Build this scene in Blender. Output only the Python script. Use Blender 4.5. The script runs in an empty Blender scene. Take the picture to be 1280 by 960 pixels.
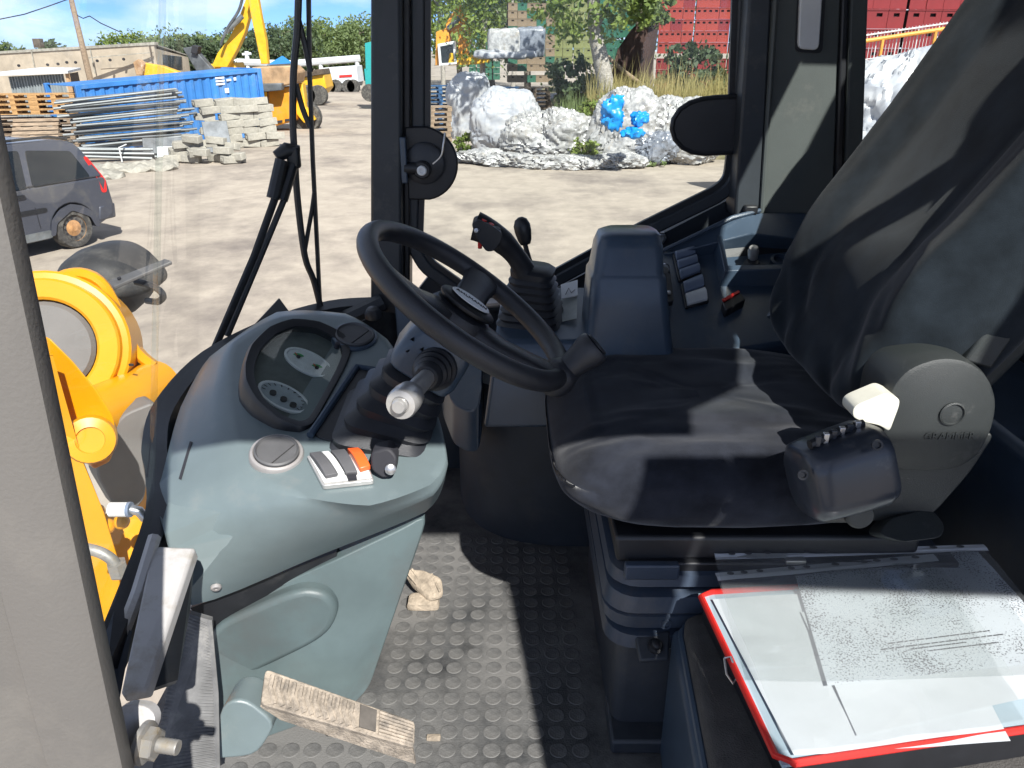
import bpy, math, random
from mathutils import Vector, Matrix, noise
random.seed(7)
V = Vector
scene = bpy.context.scene
col = scene.collection
R = math.radians

# ------------------------------------------------------------------ camera
CAM_Z = 3.0
PITCH = 23.6
cam_d = bpy.data.cameras.new('camera')
cam_d.lens = 27.0
cam_d.sensor_width = 36.0
cam_d.clip_start = 0.02
cam_d.clip_end = 3000
cam = bpy.data.objects.new('camera', cam_d)
cam.location = (0, 0, CAM_Z)
cam.rotation_euler = (R(90 - PITCH), 0, 0)
col.objects.link(cam)
scene.camera = cam

# ------------------------------------------------------------------ light
SUN = V((0.42, -1.0, 1.05)).normalized()          # direction towards the sun
world = bpy.data.worlds.new('World')
scene.world = world
world.use_nodes = True
wn = world.node_tree
wn.nodes.clear()
sky = wn.nodes.new('ShaderNodeTexSky')
sky.sky_type = 'NISHITA'
sky.sun_disc = False
sky.sun_elevation = math.asin(SUN.z)
sky.sun_rotation = math.atan2(SUN.x, SUN.y)
sky.air_density = 0.38
sky.dust_density = 0.3
sky.ozone_density = 10.0
bg = wn.nodes.new('ShaderNodeBackground')
bg.inputs['Strength'].default_value = 0.095
wo = wn.nodes.new('ShaderNodeOutputWorld')
# thin summer clouds over the whole sky
wtc = wn.nodes.new('ShaderNodeTexCoord')
wmp = wn.nodes.new('ShaderNodeMapping')
wmp.inputs['Scale'].default_value = (2.2, 2.2, 7.0)
wno = wn.nodes.new('ShaderNodeTexNoise')
wno.inputs['Scale'].default_value = 2.4
wno.inputs['Detail'].default_value = 7
wrp = wn.nodes.new('ShaderNodeValToRGB')
wrp.color_ramp.elements[0].position = 0.40
wrp.color_ramp.elements[1].position = 0.74
wmx = wn.nodes.new('ShaderNodeMix')
wmx.data_type = 'RGBA'
wmx.inputs['B'].default_value = (7.6, 7.9, 8.4, 1)
wn.links.new(wtc.outputs['Generated'], wmp.inputs['Vector'])
wn.links.new(wmp.outputs['Vector'], wno.inputs['Vector'])
wn.links.new(wno.outputs['Fac'], wrp.inputs['Fac'])
wn.links.new(wrp.outputs['Color'], wmx.inputs['Factor'])
wn.links.new(sky.outputs['Color'], wmx.inputs['A'])
wn.links.new(wmx.outputs['Result'], bg.inputs['Color'])
wn.links.new(bg.outputs['Background'], wo.inputs['Surface'])
sun_d = bpy.data.lights.new('sun', 'SUN')
sun_d.energy = 4.7
sun_d.angle = R(0.55)
sun_d.color = (1.0, 0.97, 0.92)
sun = bpy.data.objects.new('sun', sun_d)
sun.rotation_euler = SUN.to_track_quat('Z', 'Y').to_euler()
sun.location = (0, -5, 12)
col.objects.link(sun)
vs = scene.view_settings
vs.view_transform = 'Standard'
vs.look = 'None'
vs.exposure = 0.95
vs.gamma = 1.0
vs.use_curve_mapping = False
scene.cycles.max_bounces = 10
scene.cycles.transparent_max_bounces = 16
scene.cycles.caustics_reflective = False
scene.cycles.caustics_refractive = False

# ------------------------------------------------------------------ measuring helpers (metres; z is world height)
CT, ST = math.cos(R(PITCH)), math.sin(R(PITCH))
def ray(u, v):
    x = (u - 640) / 960.0
    y = (480 - v) / 960.0
    return V((x, CT + y * ST, -ST + y * CT))
O = V((0, 0, CAM_Z))
def py(u, v, Y):
    d = ray(u, v)
    return O + d * (Y / d.y)
def pz(u, v, z):                       # z relative to eye height
    d = ray(u, v)
    return O + d * (z / d.z)
def px(u, v, X):
    d = ray(u, v)
    return O + d * (X / d.x)
def pp(u, v, p0, n):
    d = ray(u, v)
    return O + d * ((V(p0) - O).dot(n) / d.dot(n))
def G(u, v):
    return pz(u, v, -CAM_Z)
def E(x, y, z):                        # eye-relative height to world
    return V((x, y, CAM_Z + z))

# ------------------------------------------------------------------ materials
MATS = {}
def mat(name, c, rough=0.6, metal=0.0, var=0.12, scale=20.0, bump=0.0, bscale=None, c2=None, spec=0.5,
        sheen=0.0, coat=0.0, dirt=None, dirt_scale=4.0, dirt_amt=0.5, coords='Object', stretch=None, trans=0.0):
    m = bpy.data.materials.new(name)
    m.use_nodes = True
    nt = m.node_tree
    b = nt.nodes['Principled BSDF']
    b.inputs['Roughness'].default_value = rough
    b.inputs['Metallic'].default_value = metal
    b.inputs['Specular IOR Level'].default_value = spec
    if sheen:
        b.inputs['Sheen Weight'].default_value = sheen
        b.inputs['Sheen Roughness'].default_value = 0.4
    if coat:
        b.inputs['Coat Weight'].default_value = coat
        b.inputs['Coat Roughness'].default_value = 0.08
    if trans:
        b.inputs['Transmission Weight'].default_value = trans
    tc = nt.nodes.new('ShaderNodeTexCoord')
    src = tc.outputs[coords]
    if stretch:
        mp = nt.nodes.new('ShaderNodeMapping')
        mp.inputs['Scale'].default_value = stretch
        nt.links.new(src, mp.inputs['Vector'])
        src = mp.outputs['Vector']
    n = nt.nodes.new('ShaderNodeTexNoise')
    n.inputs['Scale'].default_value = scale
    n.inputs['Detail'].default_value = 6
    n.inputs['Roughness'].default_value = 0.62
    nt.links.new(src, n.inputs['Vector'])
    ramp = nt.nodes.new('ShaderNodeValToRGB')
    e = ramp.color_ramp.elements
    a = c2 if c2 else tuple(max(0, x * (1 - var * 2)) for x in c)
    bcol = c if c2 else tuple(min(1, x * (1 + var)) for x in c)
    e[0].position, e[1].position = 0.32, 0.68
    e[0].color = (*a, 1)
    e[1].color = (*bcol, 1)
    nt.links.new(n.outputs['Fac'], ramp.inputs['Fac'])
    out = ramp.outputs['Color']
    if dirt:
        n2 = nt.nodes.new('ShaderNodeTexNoise')
        n2.inputs['Scale'].default_value = dirt_scale
        n2.inputs['Detail'].default_value = 9
        n2.inputs['Roughness'].default_value = 0.7
        nt.links.new(src, n2.inputs['Vector'])
        r2 = nt.nodes.new('ShaderNodeValToRGB')
        r2.color_ramp.elements[0].position = 0.62 - 0.3 * dirt_amt
        r2.color_ramp.elements[1].position = 0.85 - 0.3 * dirt_amt
        nt.links.new(n2.outputs['Fac'], r2.inputs['Fac'])
        mx = nt.nodes.new('ShaderNodeMix')
        mx.data_type = 'RGBA'
        nt.links.new(r2.outputs['Color'], mx.inputs['Factor'])
        nt.links.new(out, mx.inputs['A'])
        mx.inputs['B'].default_value = (*dirt, 1)
        out = mx.outputs['Result']
    nt.links.new(out, b.inputs['Base Color'])
    if bump:
        nb = nt.nodes.new('ShaderNodeTexNoise')
        nb.inputs['Scale'].default_value = bscale or scale * 6
        nb.inputs['Detail'].default_value = 4
        nt.links.new(src, nb.inputs['Vector'])
        bp = nt.nodes.new('ShaderNodeBump')
        bp.inputs['Strength'].default_value = bump
        bp.inputs['Distance'].default_value = 0.004
        nt.links.new(nb.outputs['Fac'], bp.inputs['Height'])
        nt.links.new(bp.outputs['Normal'], b.inputs['Normal'])
    MATS[name] = m
    return m

def glass_mat(name, tint=(0.95, 0.97, 0.96), gloss=0.05, dust=0.03, dustc=(0.7, 0.68, 0.62), dscale=3.0, rough=0.02, fres=0.5):
    m = bpy.data.materials.new(name)
    m.use_nodes = True
    nt = m.node_tree
    nt.nodes.clear()
    o = nt.nodes.new('ShaderNodeOutputMaterial')
    t = nt.nodes.new('ShaderNodeBsdfTransparent')
    t.inputs['Color'].default_value = (*tint, 1)
    g = nt.nodes.new('ShaderNodeBsdfGlossy')
    g.inputs['Roughness'].default_value = rough
    lw = nt.nodes.new('ShaderNodeLayerWeight')
    lw.inputs['Blend'].default_value = 0.12
    mm = nt.nodes.new('ShaderNodeMath')
    mm.operation = 'MULTIPLY_ADD'
    mm.inputs[1].default_value = fres
    mm.inputs[2].default_value = gloss
    nt.links.new(lw.outputs['Fresnel'], mm.inputs[0])
    m1 = nt.nodes.new('ShaderNodeMixShader')
    nt.links.new(mm.outputs[0], m1.inputs['Fac'])
    nt.links.new(t.outputs[0], m1.inputs[1])
    nt.links.new(g.outputs[0], m1.inputs[2])
    d = nt.nodes.new('ShaderNodeBsdfDiffuse')
    d.inputs['Color'].default_value = (*dustc, 1)
    tc = nt.nodes.new('ShaderNodeTexCoord')
    n = nt.nodes.new('ShaderNodeTexNoise')
    n.inputs['Scale'].default_value = dscale
    n.inputs['Detail'].default_value = 8
    nt.links.new(tc.outputs['Object'], n.inputs['Vector'])
    m2m = nt.nodes.new('ShaderNodeMath')
    m2m.operation = 'MULTIPLY'
    m2m.inputs[1].default_value = dust * 2
    nt.links.new(n.outputs['Fac'], m2m.inputs[0])
    m2 = nt.nodes.new('ShaderNodeMixShader')
    nt.links.new(m2m.outputs[0], m2.inputs['Fac'])
    nt.links.new(m1.outputs[0], m2.inputs[1])
    nt.links.new(d.outputs[0], m2.inputs[2])
    nt.links.new(m2.outputs[0], o.inputs['Surface'])
    MATS[name] = m
    return m

# ------------------------------------------------------------------ mesh helpers
ABS = {}
def tag(o, label=None, cat=None, group=None, kind=None):
    if label: o['label'] = label
    if cat: o['category'] = cat
    if group: o['group'] = group
    if kind: o['kind'] = kind
    return o
def thing(name, label, cat, loc=(0, 0, 0), group=None, rotz=0.0, local=False):
    o = bpy.data.objects.new(name, None)
    o.empty_display_size = 0.1
    o.location = loc
    o.rotation_euler = (0, 0, rotz)
    col.objects.link(o)
    if not local:
        ABS[o] = Matrix.Translation(-V(loc))
    return tag(o, label, cat, group)
def finish(o, parent):
    col.objects.link(o)
    if parent is not None:
        o.parent = parent
        if parent in ABS:
            o.matrix_parent_inverse = ABS[parent]
    return o
def mesh(name, vf, m, parent=None, smooth=35, bevel=0.0, bseg=2, subd=0, mats=None, mi=None, solid=0.0):
    verts, faces = vf[0], vf[1]
    me = bpy.data.meshes.new(name)
    me.from_pydata([tuple(v) for v in verts], [], faces)
    me.validate()
    for mm in ([m] if mats is None else mats):
        me.materials.append(MATS[mm])
    if mi:
        me.polygons.foreach_set('material_index', mi[:len(me.polygons)] + [0] * (len(me.polygons) - len(mi)))
    import bmesh
    bm = bmesh.new(); bm.from_mesh(me)
    bmesh.ops.recalc_face_normals(bm, faces=bm.faces)
    bm.to_mesh(me); bm.free()
    if smooth:
        me.polygons.foreach_set('use_smooth', [True] * len(me.polygons))
        me.set_sharp_from_angle(angle=R(smooth))
    o = bpy.data.objects.new(name, me)
    if solid:
        s = o.modifiers.new('solid', 'SOLIDIFY'); s.thickness = solid; s.offset = 0
    if bevel:
        b = o.modifiers.new('bevel', 'BEVEL'); b.width = bevel; b.segments = bseg
        b.limit_method = 'ANGLE'; b.angle_limit = R(30); b.harden_normals = False
        me.polygons.foreach_set('use_smooth', [True] * len(me.polygons))
        me.set_sharp_from_angle(angle=R(180)) if False else None
    if subd:
        s = o.modifiers.new('subd', 'SUBSURF'); s.levels = subd; s.render_levels = subd
    return finish(o, parent)
def join(*vfs):
    vs_, fs_ = [], []
    for v, f in vfs:
        k = len(vs_)
        vs_ += list(v)
        fs_ += [tuple(i + k for i in q) for q in f]
    return vs_, fs_
def xf(vf, M):
    return [M @ V(v) for v in vf[0]], vf[1]
def basis(o, z, x=None):
    z = V(z).normalized()
    if x is None:
        x = V((1, 0, 0)) if abs(z.x) < 0.9 else V((0, 1, 0))
    x = V(x); x = (x - z * x.dot(z)).normalized()
    y = z.cross(x)
    return Matrix(((x.x, y.x, z.x, o[0]), (x.y, y.y, z.y, o[1]), (x.z, y.z, z.z, o[2]), (0, 0, 0, 1)))
def box(c, s, M=None):
    hx, hy, hz = s[0] / 2, s[1] / 2, s[2] / 2
    v = [V((c[0] + a * hx, c[1] + b * hy, c[2] + d * hz)) for d in (-1, 1) for b in (-1, 1) for a in (-1, 1)]
    f = [(0, 2, 3, 1), (4, 5, 7, 6), (0, 1, 5, 4), (2, 6, 7, 3), (0, 4, 6, 2), (1, 3, 7, 5)]
    if M is not None: v = [M @ p for p in v]
    return v, f
def bx(x0, x1, y0, y1, z0, z1):
    return box(((x0 + x1) / 2, (y0 + y1) / 2, (z0 + z1) / 2), (x1 - x0, y1 - y0, z1 - z0))
def loft(rings, cap=True, closed=True):
    n = len(rings[0])
    v = [p for r in rings for p in r]
    f = []
    for k in range(len(rings) - 1):
        for i in range(n if closed else n - 1):
            j = (i + 1) % n
            f.append((k * n + i, k * n + j, (k + 1) * n + j, (k + 1) * n + i))
    if cap:
        f.append(tuple(range(n))[::-1])
        f.append(tuple((len(rings) - 1) * n + i for i in range(n)))
    return v, f
def prism(poly, vec):
    vec = V(vec)
    return loft([[V(p) for p in poly], [V(p) + vec for p in poly]])
def ringframe(outer, inner, vec):
    vec = V(vec); n = len(outer)
    v = [V(p) for p in outer] + [V(p) for p in inner] + [V(p) + vec for p in outer] + [V(p) + vec for p in inner]
    f = []
    for i in range(n):
        j = (i + 1) % n
        f += [(i, j, n + j, n + i), (2 * n + i, 3 * n + i, 3 * n + j, 2 * n + j),
              (i, 2 * n + i, 2 * n + j, j), (n + i, n + j, 3 * n + j, 3 * n + i)]
    return v, f
def tube(path, rad, n=12, cap=True, flat=None):
    path = [V(p) for p in path]
    if not isinstance(rad, (list, tuple)): rad = [rad] * len(path)
    rings = []
    t0 = (path[1] - path[0]).normalized()
    x = V((0, 0, 1)) if abs(t0.z) < 0.9 else V((1, 0, 0))
    for i, p in enumerate(path):
        a = path[max(0, i - 1)]; b = path[min(len(path) - 1, i + 1)]
        t = (b - a).normalized()
        x = (x - t * x.dot(t)).normalized()
        y = t.cross(x)
        fx, fy = flat or (1, 1)
        rings.append([p + (x * math.cos(2 * math.pi * k / n) * fx + y * math.sin(2 * math.pi * k / n) * fy) * rad[i] for k in range(n)])
    return loft(rings, cap)
def smooth_path(pts, k=6):
    pts = [V(p) for p in pts]
    out = []
    for i in range(len(pts) - 1):
        p0 = pts[max(0, i - 1)]; p1 = pts[i]; p2 = pts[i + 1]; p3 = pts[min(len(pts) - 1, i + 2)]
        for s in range(k):
            t = s / k
            out.append(0.5 * ((2 * p1) + (p2 - p0) * t + (2 * p0 - 5 * p1 + 4 * p2 - p3) * t * t + (3 * p1 - p0 - 3 * p2 + p3) * t ** 3))
    out.append(pts[-1])
    return out
def lathe(prof, M, n=24, cap=True):
    """prof: list of (r, h) along local z"""
    rings = [[M @ V((r * math.cos(2 * math.pi * k / n), r * math.sin(2 * math.pi * k / n), h)) for k in range(n)] for r, h in prof]
    return loft(rings, cap)
def rrect(w, h, r, n=4):
    pts = []
    for cx, cy, a0 in ((w / 2 - r, h / 2 - r, 0), (-w / 2 + r, h / 2 - r, 90), (-w / 2 + r, -h / 2 + r, 180), (w / 2 - r, -h / 2 + r, 270)):
        for k in range(n + 1):
            a = R(a0 + 90 * k / n)
            pts.append((cx + r * math.cos(a), cy + r * math.sin(a)))
    return pts
def roundpoly(pts, r, n=4):
    """3D polygon with rounded corners"""
    pts = [V(p) for p in pts]; out = []
    N = len(pts)
    for i in range(N):
        p, a, b = pts[i], pts[i - 1], pts[(i + 1) % N]
        da, db = (a - p), (b - p)
        ra = min(r, da.length * 0.45); rb = min(r, db.length * 0.45)
        A = p + da.normalized() * ra; B = p + db.normalized() * rb
        for k in range(n + 1):
            t = k / n
            out.append(A * (1 - t) ** 2 + p * 2 * t * (1 - t) + B * t * t)
    return out
def plate(M, w, h, r, z0, z1, n=4):
    p = rrect(w, h, r, n)
    return loft([[M @ V((x, y, z0)) for x, y in p], [M @ V((x, y, z1)) for x, y in p]])
def disc(M, r, z0, z1, n=24):
    return lathe([(r, z0), (r, z1)], M, n)
def superq(M, sx, sy, sz, e1=0.4, e2=0.4, nu=40, nv=20, fn=None):
    def sp(c, e): return math.copysign(abs(c) ** e, c)
    rings = []
    for j in range(nv + 1):
        ph = -math.pi / 2 + math.pi * j / nv
        ph = max(-math.pi / 2 + 0.02, min(math.pi / 2 - 0.02, ph))
        r = []
        for i in range(nu):
            th = 2 * math.pi * i / nu
            p = V((sx * sp(math.cos(ph), e1) * sp(math.cos(th), e2), sy * sp(math.cos(ph), e1) * sp(math.sin(th), e2), sz * sp(math.sin(ph), e1)))
            if fn: p = V(fn(p))
            r.append(M @ p)
        rings.append(r)
    return loft(rings)
def text(name, s, M, size, m, parent, ext=0.0004, align='CENTER'):
    cu = bpy.data.curves.new(name, 'FONT')
    cu.body = s; cu.size = size; cu.extrude = ext; cu.align_x = align; cu.align_y = 'CENTER'; cu.resolution_u = 2
    to = bpy.data.objects.new(name, cu)
    col.objects.link(to)
    me = bpy.data.meshes.new_from_object(to.evaluated_get(bpy.context.evaluated_depsgraph_get()))
    bpy.data.objects.remove(to)
    me.transform(M)
    me.materials.clear(); me.materials.append(MATS[m])
    o = bpy.data.objects.new(name, me)
    return finish(o, parent)
def kids(o): return [c for c in o.children]
def copy_tree(o, parent=None):
    c = o.copy(); col.objects.link(c); c.parent = parent
    for ch in kids(o): copy_tree(ch, c)
    return c
def surf(obj, u, v, lift=0.0):
    """where the sight line through (u, v) meets an object's own surface"""
    from mathutils.bvhtree import BVHTree
    if obj.name not in BVH:
        BVH[obj.name] = BVHTree.FromPolygons([v_.co for v_ in obj.data.vertices], [tuple(p.vertices) for p in obj.data.polygons])
    d = ray(u, v).normalized()
    loc, nrm, _, _ = BVH[obj.name].ray_cast(O, d)
    if loc is None: return O + d, -d
    if nrm.dot(d) > 0: nrm = -nrm
    return loc + nrm * lift, nrm
BVH = {}
def fbm(p, s=1.0): return noise.fractal(V(p) * s, 1.0, 2.0, 4)

# ------------------------------------------------------------------ palette
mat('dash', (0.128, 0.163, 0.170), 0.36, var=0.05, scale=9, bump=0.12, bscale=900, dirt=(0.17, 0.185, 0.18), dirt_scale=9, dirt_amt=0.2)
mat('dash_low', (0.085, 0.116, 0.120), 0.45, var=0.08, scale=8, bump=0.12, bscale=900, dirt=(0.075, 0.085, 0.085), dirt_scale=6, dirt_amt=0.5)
mat('console', (0.050, 0.074, 0.108), 0.28, var=0.08, scale=12, bump=0.1, bscale=900, dirt=(0.09, 0.10, 0.11), dirt_scale=10, dirt_amt=0.2)
mat('console_low', (0.032, 0.038, 0.048), 0.55, var=0.1, scale=12, bump=0.1, bscale=700, dirt=(0.06, 0.06, 0.06), dirt_scale=9, dirt_amt=0.3)
mat('black', (0.014, 0.015, 0.018), 0.45, var=0.15, scale=15, bump=0.05, bscale=700, dirt=(0.05, 0.05, 0.05), dirt_scale=12, dirt_amt=0.15)
mat('rubber', (0.022, 0.024, 0.029), 0.42, var=0.15, scale=15, bump=0.08, bscale=500, dirt=(0.045, 0.045, 0.045), dirt_scale=20, dirt_amt=0.2)
mat('wheel_skin', (0.026, 0.028, 0.034), 0.36, var=0.1, scale=20, bump=0.25, bscale=900)
mat('paint_dark', (0.030, 0.036, 0.043), 0.5, var=0.12, scale=6, bump=0.05, bscale=400, dirt=(0.08, 0.08, 0.075), dirt_scale=14, dirt_amt=0.15)
mat('paint_panel', (0.075, 0.085, 0.082), 0.55, var=0.08, scale=5, bump=0.1, bscale=700, dirt=(0.12, 0.12, 0.11), dirt_scale=12, dirt_amt=0.15)
mat('fabric', (0.021, 0.024, 0.033), 0.95, var=0.25, scale=14, bump=0.22, bscale=900, sheen=0.22, spec=0.1)
mat('fabric_back', (0.016, 0.021, 0.027), 0.95, var=0.25, scale=14, bump=0.22, bscale=900, sheen=0.22, spec=0.1)
mat('seat_shell', (0.026, 0.030, 0.030), 0.5, var=0.1, scale=10, bump=0.25, bscale=1100, dirt=(0.10, 0.10, 0.095), dirt_scale=25, dirt_amt=0.05)
mat('handle_grey', (0.03, 0.036, 0.048), 0.28, var=0.1, scale=10, dirt=(0.11, 0.11, 0.11), dirt_scale=25, dirt_amt=0.1)
mat('ivory', (0.62, 0.61, 0.52), 0.45, var=0.05)
mat('bellows', (0.042, 0.058, 0.086), 0.36, var=0.1, scale=12, dirt=(0.09, 0.09, 0.09), dirt_scale=9, dirt_amt=0.2)
mat('mat_rubber', (0.038, 0.040, 0.042), 0.62, var=0.3, scale=14, bump=0.3, bscale=300, dirt=(0.145, 0.142, 0.136), dirt_scale=5, dirt_amt=0.95)
mat('mud', (0.36, 0.30, 0.23), 0.95, var=0.25, scale=40, bump=0.6, bscale=160)
mat('pedal', (0.33, 0.28, 0.225), 0.85, var=0.22, scale=45, bump=0.6, bscale=260, dirt=(0.10, 0.09, 0.08), dirt_scale=34, dirt_amt=0.45)
mat('pedal_dark', (0.09, 0.08, 0.07), 0.8, var=0.2, scale=30)
mat('steel', (0.55, 0.55, 0.55), 0.35, metal=0.9, var=0.1, scale=30)
mat('zinc', (0.33, 0.32, 0.30), 0.5, metal=0.4, var=0.2, scale=60, dirt=(0.22, 0.18, 0.12), dirt_scale=60, dirt_amt=0.55)
mat('silver', (0.55, 0.54, 0.52), 0.32, metal=0.6, var=0.08, scale=40)
mat('warm_silver', (0.38, 0.36, 0.35), 0.42, metal=0.4, var=0.08, scale=40)
mat('post_grey', (0.128, 0.121, 0.112), 0.5, var=0.06, scale=3, bump=0.1, bscale=300, dirt=(0.16, 0.15, 0.135), dirt_scale=7, dirt_amt=0.3)
mat('sill_white', (0.40, 0.39, 0.385), 0.5, var=0.05, scale=10, dirt=(0.27, 0.24, 0.19), dirt_scale=22, dirt_amt=0.45)
mat('tread_strip', (0.13, 0.13, 0.13), 0.8, var=0.15, scale=30, dirt=(0.25, 0.24, 0.22), dirt_scale=15, dirt_amt=0.35)
mat('yellow', (0.66, 0.29, 0.003), 0.33, var=0.05, scale=4, spec=0.5, dirt=(0.55, 0.32, 0.05), dirt_scale=9, dirt_amt=0.06)
mat('arm_grey', (0.15, 0.14, 0.132), 0.6, var=0.1, scale=6)
mat('white_plastic', (0.72, 0.73, 0.72), 0.4, var=0.03)
mat('white_label', (0.68, 0.70, 0.72), 0.5, var=0.04)
mat('grey_label', (0.45, 0.48, 0.45), 0.5, var=0.08, scale=60)
mat('ink', (0.02, 0.02, 0.025), 0.7, var=0.0)
mat('red_plastic', (0.62, 0.025, 0.02), 0.4, var=0.06)
mat('orange_plastic', (0.80, 0.11, 0.02), 0.35, var=0.05)
mat('grey_switch', (0.09, 0.09, 0.095), 0.6, var=0.1, bump=0.2, bscale=900)
mat('white_switch', (0.66, 0.67, 0.66), 0.45, var=0.05)
mat('blue_switch', (0.16, 0.20, 0.28), 0.4, var=0.05)
mat('vent_grey', (0.085, 0.085, 0.088), 0.55, var=0.1)
mat('dial_face', (0.68, 0.70, 0.69), 0.4, var=0.08, scale=60)
mat('dial_dark', (0.10, 0.115, 0.11), 0.4, var=0.1, scale=60)
mat('dial_mid', (0.36, 0.40, 0.42), 0.4, var=0.08, scale=60)
mat('green_mark', (0.05, 0.35, 0.10), 0.5, var=0.05)
mat('pad_grey', (0.070, 0.066, 0.062), 0.85, var=0.15, scale=30, bump=0.6, bscale=500)
mat('paper', (0.50, 0.53, 0.56), 0.8, var=0.02)
mat('folder_card', (0.33, 0.42, 0.48), 0.5, var=0.05)
glass_mat('windshield_glass', fres=0.10, gloss=0.006, dust=0.012, tint=(0.95, 0.97, 0.96))
glass_mat('side_glass', fres=0.3, gloss=0.010, dust=0.012)
glass_mat('cluster_glass', gloss=0.03, fres=0.3, dust=0.02, dustc=(0.25, 0.3, 0.28))
glass_mat('sleeve', gloss=0.10, fres=0.9, dust=0.10, dustc=(0.8, 0.82, 0.85), rough=0.05, dscale=9)

# printed paper: rows of small dark dashes, smudged in the copier
def paper_mat():
    m = mat('printed_paper', (0.50, 0.53, 0.56), 0.8, var=0.01)
    nt = m.node_tree; b = nt.nodes['Principled BSDF']
    tc = nt.nodes.new('ShaderNodeTexCoord')
    mp = nt.nodes.new('ShaderNodeMapping'); mp.inputs['Scale'].default_value = (1, 1.0, 1)
    nt.links.new(tc.outputs['Object'], mp.inputs['Vector'])
    n1 = nt.nodes.new('ShaderNodeTexNoise'); n1.inputs['Scale'].default_value = 420; n1.inputs['Detail'].default_value = 3
    n2 = nt.nodes.new('ShaderNodeTexNoise'); n2.inputs['Scale'].default_value = 14; n2.inputs['Detail'].default_value = 4
    for q in (n1, n2): nt.links.new(mp.outputs['Vector'], q.inputs['Vector'])
    ad = nt.nodes.new('ShaderNodeMath'); ad.operation = 'MULTIPLY_ADD'; ad.inputs[1].default_value = 0.55
    nt.links.new(n2.outputs['Fac'], ad.inputs[0]); nt.links.new(n1.outputs['Fac'], ad.inputs[2])
    rp = nt.nodes.new('ShaderNodeValToRGB'); rp.color_ramp.elements[0].position = 0.84; rp.color_ramp.elements[1].position = 0.91
    rp.color_ramp.elements[0].color = (0.54, 0.58, 0.63, 1); rp.color_ramp.elements[1].color = (0.07, 0.07, 0.08, 1)
    nt.links.new(ad.outputs[0], rp.inputs['Fac'])
    nt.links.new(rp.outputs['Color'], b.inputs['Base Color'])
paper_mat()

# ================================================================== CAB SHELL
FL = CAM_Z - 1.05            # cab floor height
YW = 1.80                    # right-hand side wall
cab = thing('loader_cab', 'dark steel loader cab frame with pillars, side window and curved windshield', 'cab', (0.2, 1.15, FL))

# unseen roof; glazed strip added and cut so sun patches reach the seat
zr = CAM_Z + 0.52
rl_ = [(-.405, .95), (-.37, .62), (-.26, .30), (-.10, .02), (.688, .02), (.70, .10), (.81, .20), (.86, .41), (.845, .60), (.825, .85), (.825, 1.22), (.825, 2.0), (-.405, 2.0)]  # front corner trimmed to let sun onto the lift arm, notch for the seat
rr_ = [(.99, .02), (1.25, .02), (1.25, 2.0), (.828, 2.0), (.828, 1.223), (.955, 1.22), (.965, .6), (.985, .10)]
Zv = lambda pts: [V((x, y, zr)) for x, y in pts]
mesh('roof', prism(Zv(rl_), (0, 0, .06)), 'paint_dark', cab)
mesh('roof', prism(Zv(rr_), (0, 0, .06)), 'paint_dark', cab)
mesh('sun_hatch_bar', bx(.80, 1.0, .47, .53, zr - .033, zr - .003), 'paint_dark', cab)  # added bar, breaks up the sun falling through the strip
mesh('added_sun_hatch', bx(.66, 1.02, .03, 1.26, zr + .063, zr + .069), 'side_glass', cab)

# right front pillar
def pil(us_top, us_bot, Y, Y2, v0, v1, name, m, bev=0.008):
    a = [py(us_top[0], v0, Y), py(us_top[1], v0, Y), py(us_bot[1], v1, Y), py(us_bot[0], v1, Y)]
    return mesh(name, prism(a, (0, Y2 - Y, 0)), m, cab, bevel=bev)
pil((463, 501), (463, 503), 1.76, 1.86, -120, 402, 'front_pillar', 'paint_dark')
pil((502.5, 513), (504.5, 512), 1.79, 1.85, -120, 385, 'pillar_seal', 'black', 0.004)

# side window: frame ring, pane, plates
win = [(531, -130), (531, 163), (524, 240), (522, 303), (536, 330), (598, 374), (640, 377), (692, 345), (800, 286), (898, 238), (912, 224), (916, 190), (923, 0), (927, -130)]
inn = roundpoly([py(u, v, YW) for u, v in win], 0.02, 3)
cen = sum(inn, V()) / len(inn)
def off(p, d):
    return p
inner2 = []
outer2 = []
N = len(inn)
for i in range(N):
    a, p, b = inn[i - 1], inn[i], inn[(i + 1) % N]
    t = (b - a).normalized()
    nrm = V((-t.z, 0, t.x))
    if nrm.dot(p - cen) < 0: nrm = -nrm
    outer2.append(p + nrm * 0.030)
    inner2.append(p - nrm * 0.012)
mesh('window_seal', ringframe([p + V((0, 0.004, 0)) for p in inn], [p + V((0, 0.004, 0)) for p in inner2], (0, 0.012, 0)), 'black', cab, smooth=50)
mesh('window_frame', ringframe(outer2, inn, (0, 0.05, 0)), 'paint_dark', cab, bevel=0.006)
mesh('side_window_pane', prism([p + V((0, 0.022, 0)) for p in outer2], (0, 0.005, 0)), 'side_glass', cab, smooth=0)
# hinge plate (round black plate, swivel arm and bolt) and latch plate
c = py(527, 205, YW - 0.012)
hp = [c + V((math.cos(a) * 0.082, 0, math.sin(a) * 0.082)) for a in [R(x) for x in range(-80, 81, 8)]]
hp = [c + V((-0.035, 0, -0.080))] + hp + [c + V((-0.035, 0, 0.080))]
hin = mesh('hinge_plate', prism(hp, (0, 0.014, 0)), 'black', cab, bevel=0.004)
Mh = basis(py(529, 211, YW - 0.014), (0, -1, 0))
mesh('hinge_disc', lathe([(0.046, 0), (0.046, 0.006), (0.040, 0.010), (0.0, 0.010)], Mh @ Matrix.Translation((0.004, 0.012, 0)), 28), 'rubber', hin)
mesh('hinge_arm', tube([py(506, 210, YW - 0.03), py(529, 211, YW - 0.03)], 0.013, 12), 'black', hin)
mesh('hinge_hub', lathe([(0.020, 0), (0.020, 0.022), (0.016, 0.026)], Mh, 20), 'black', hin)
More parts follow.
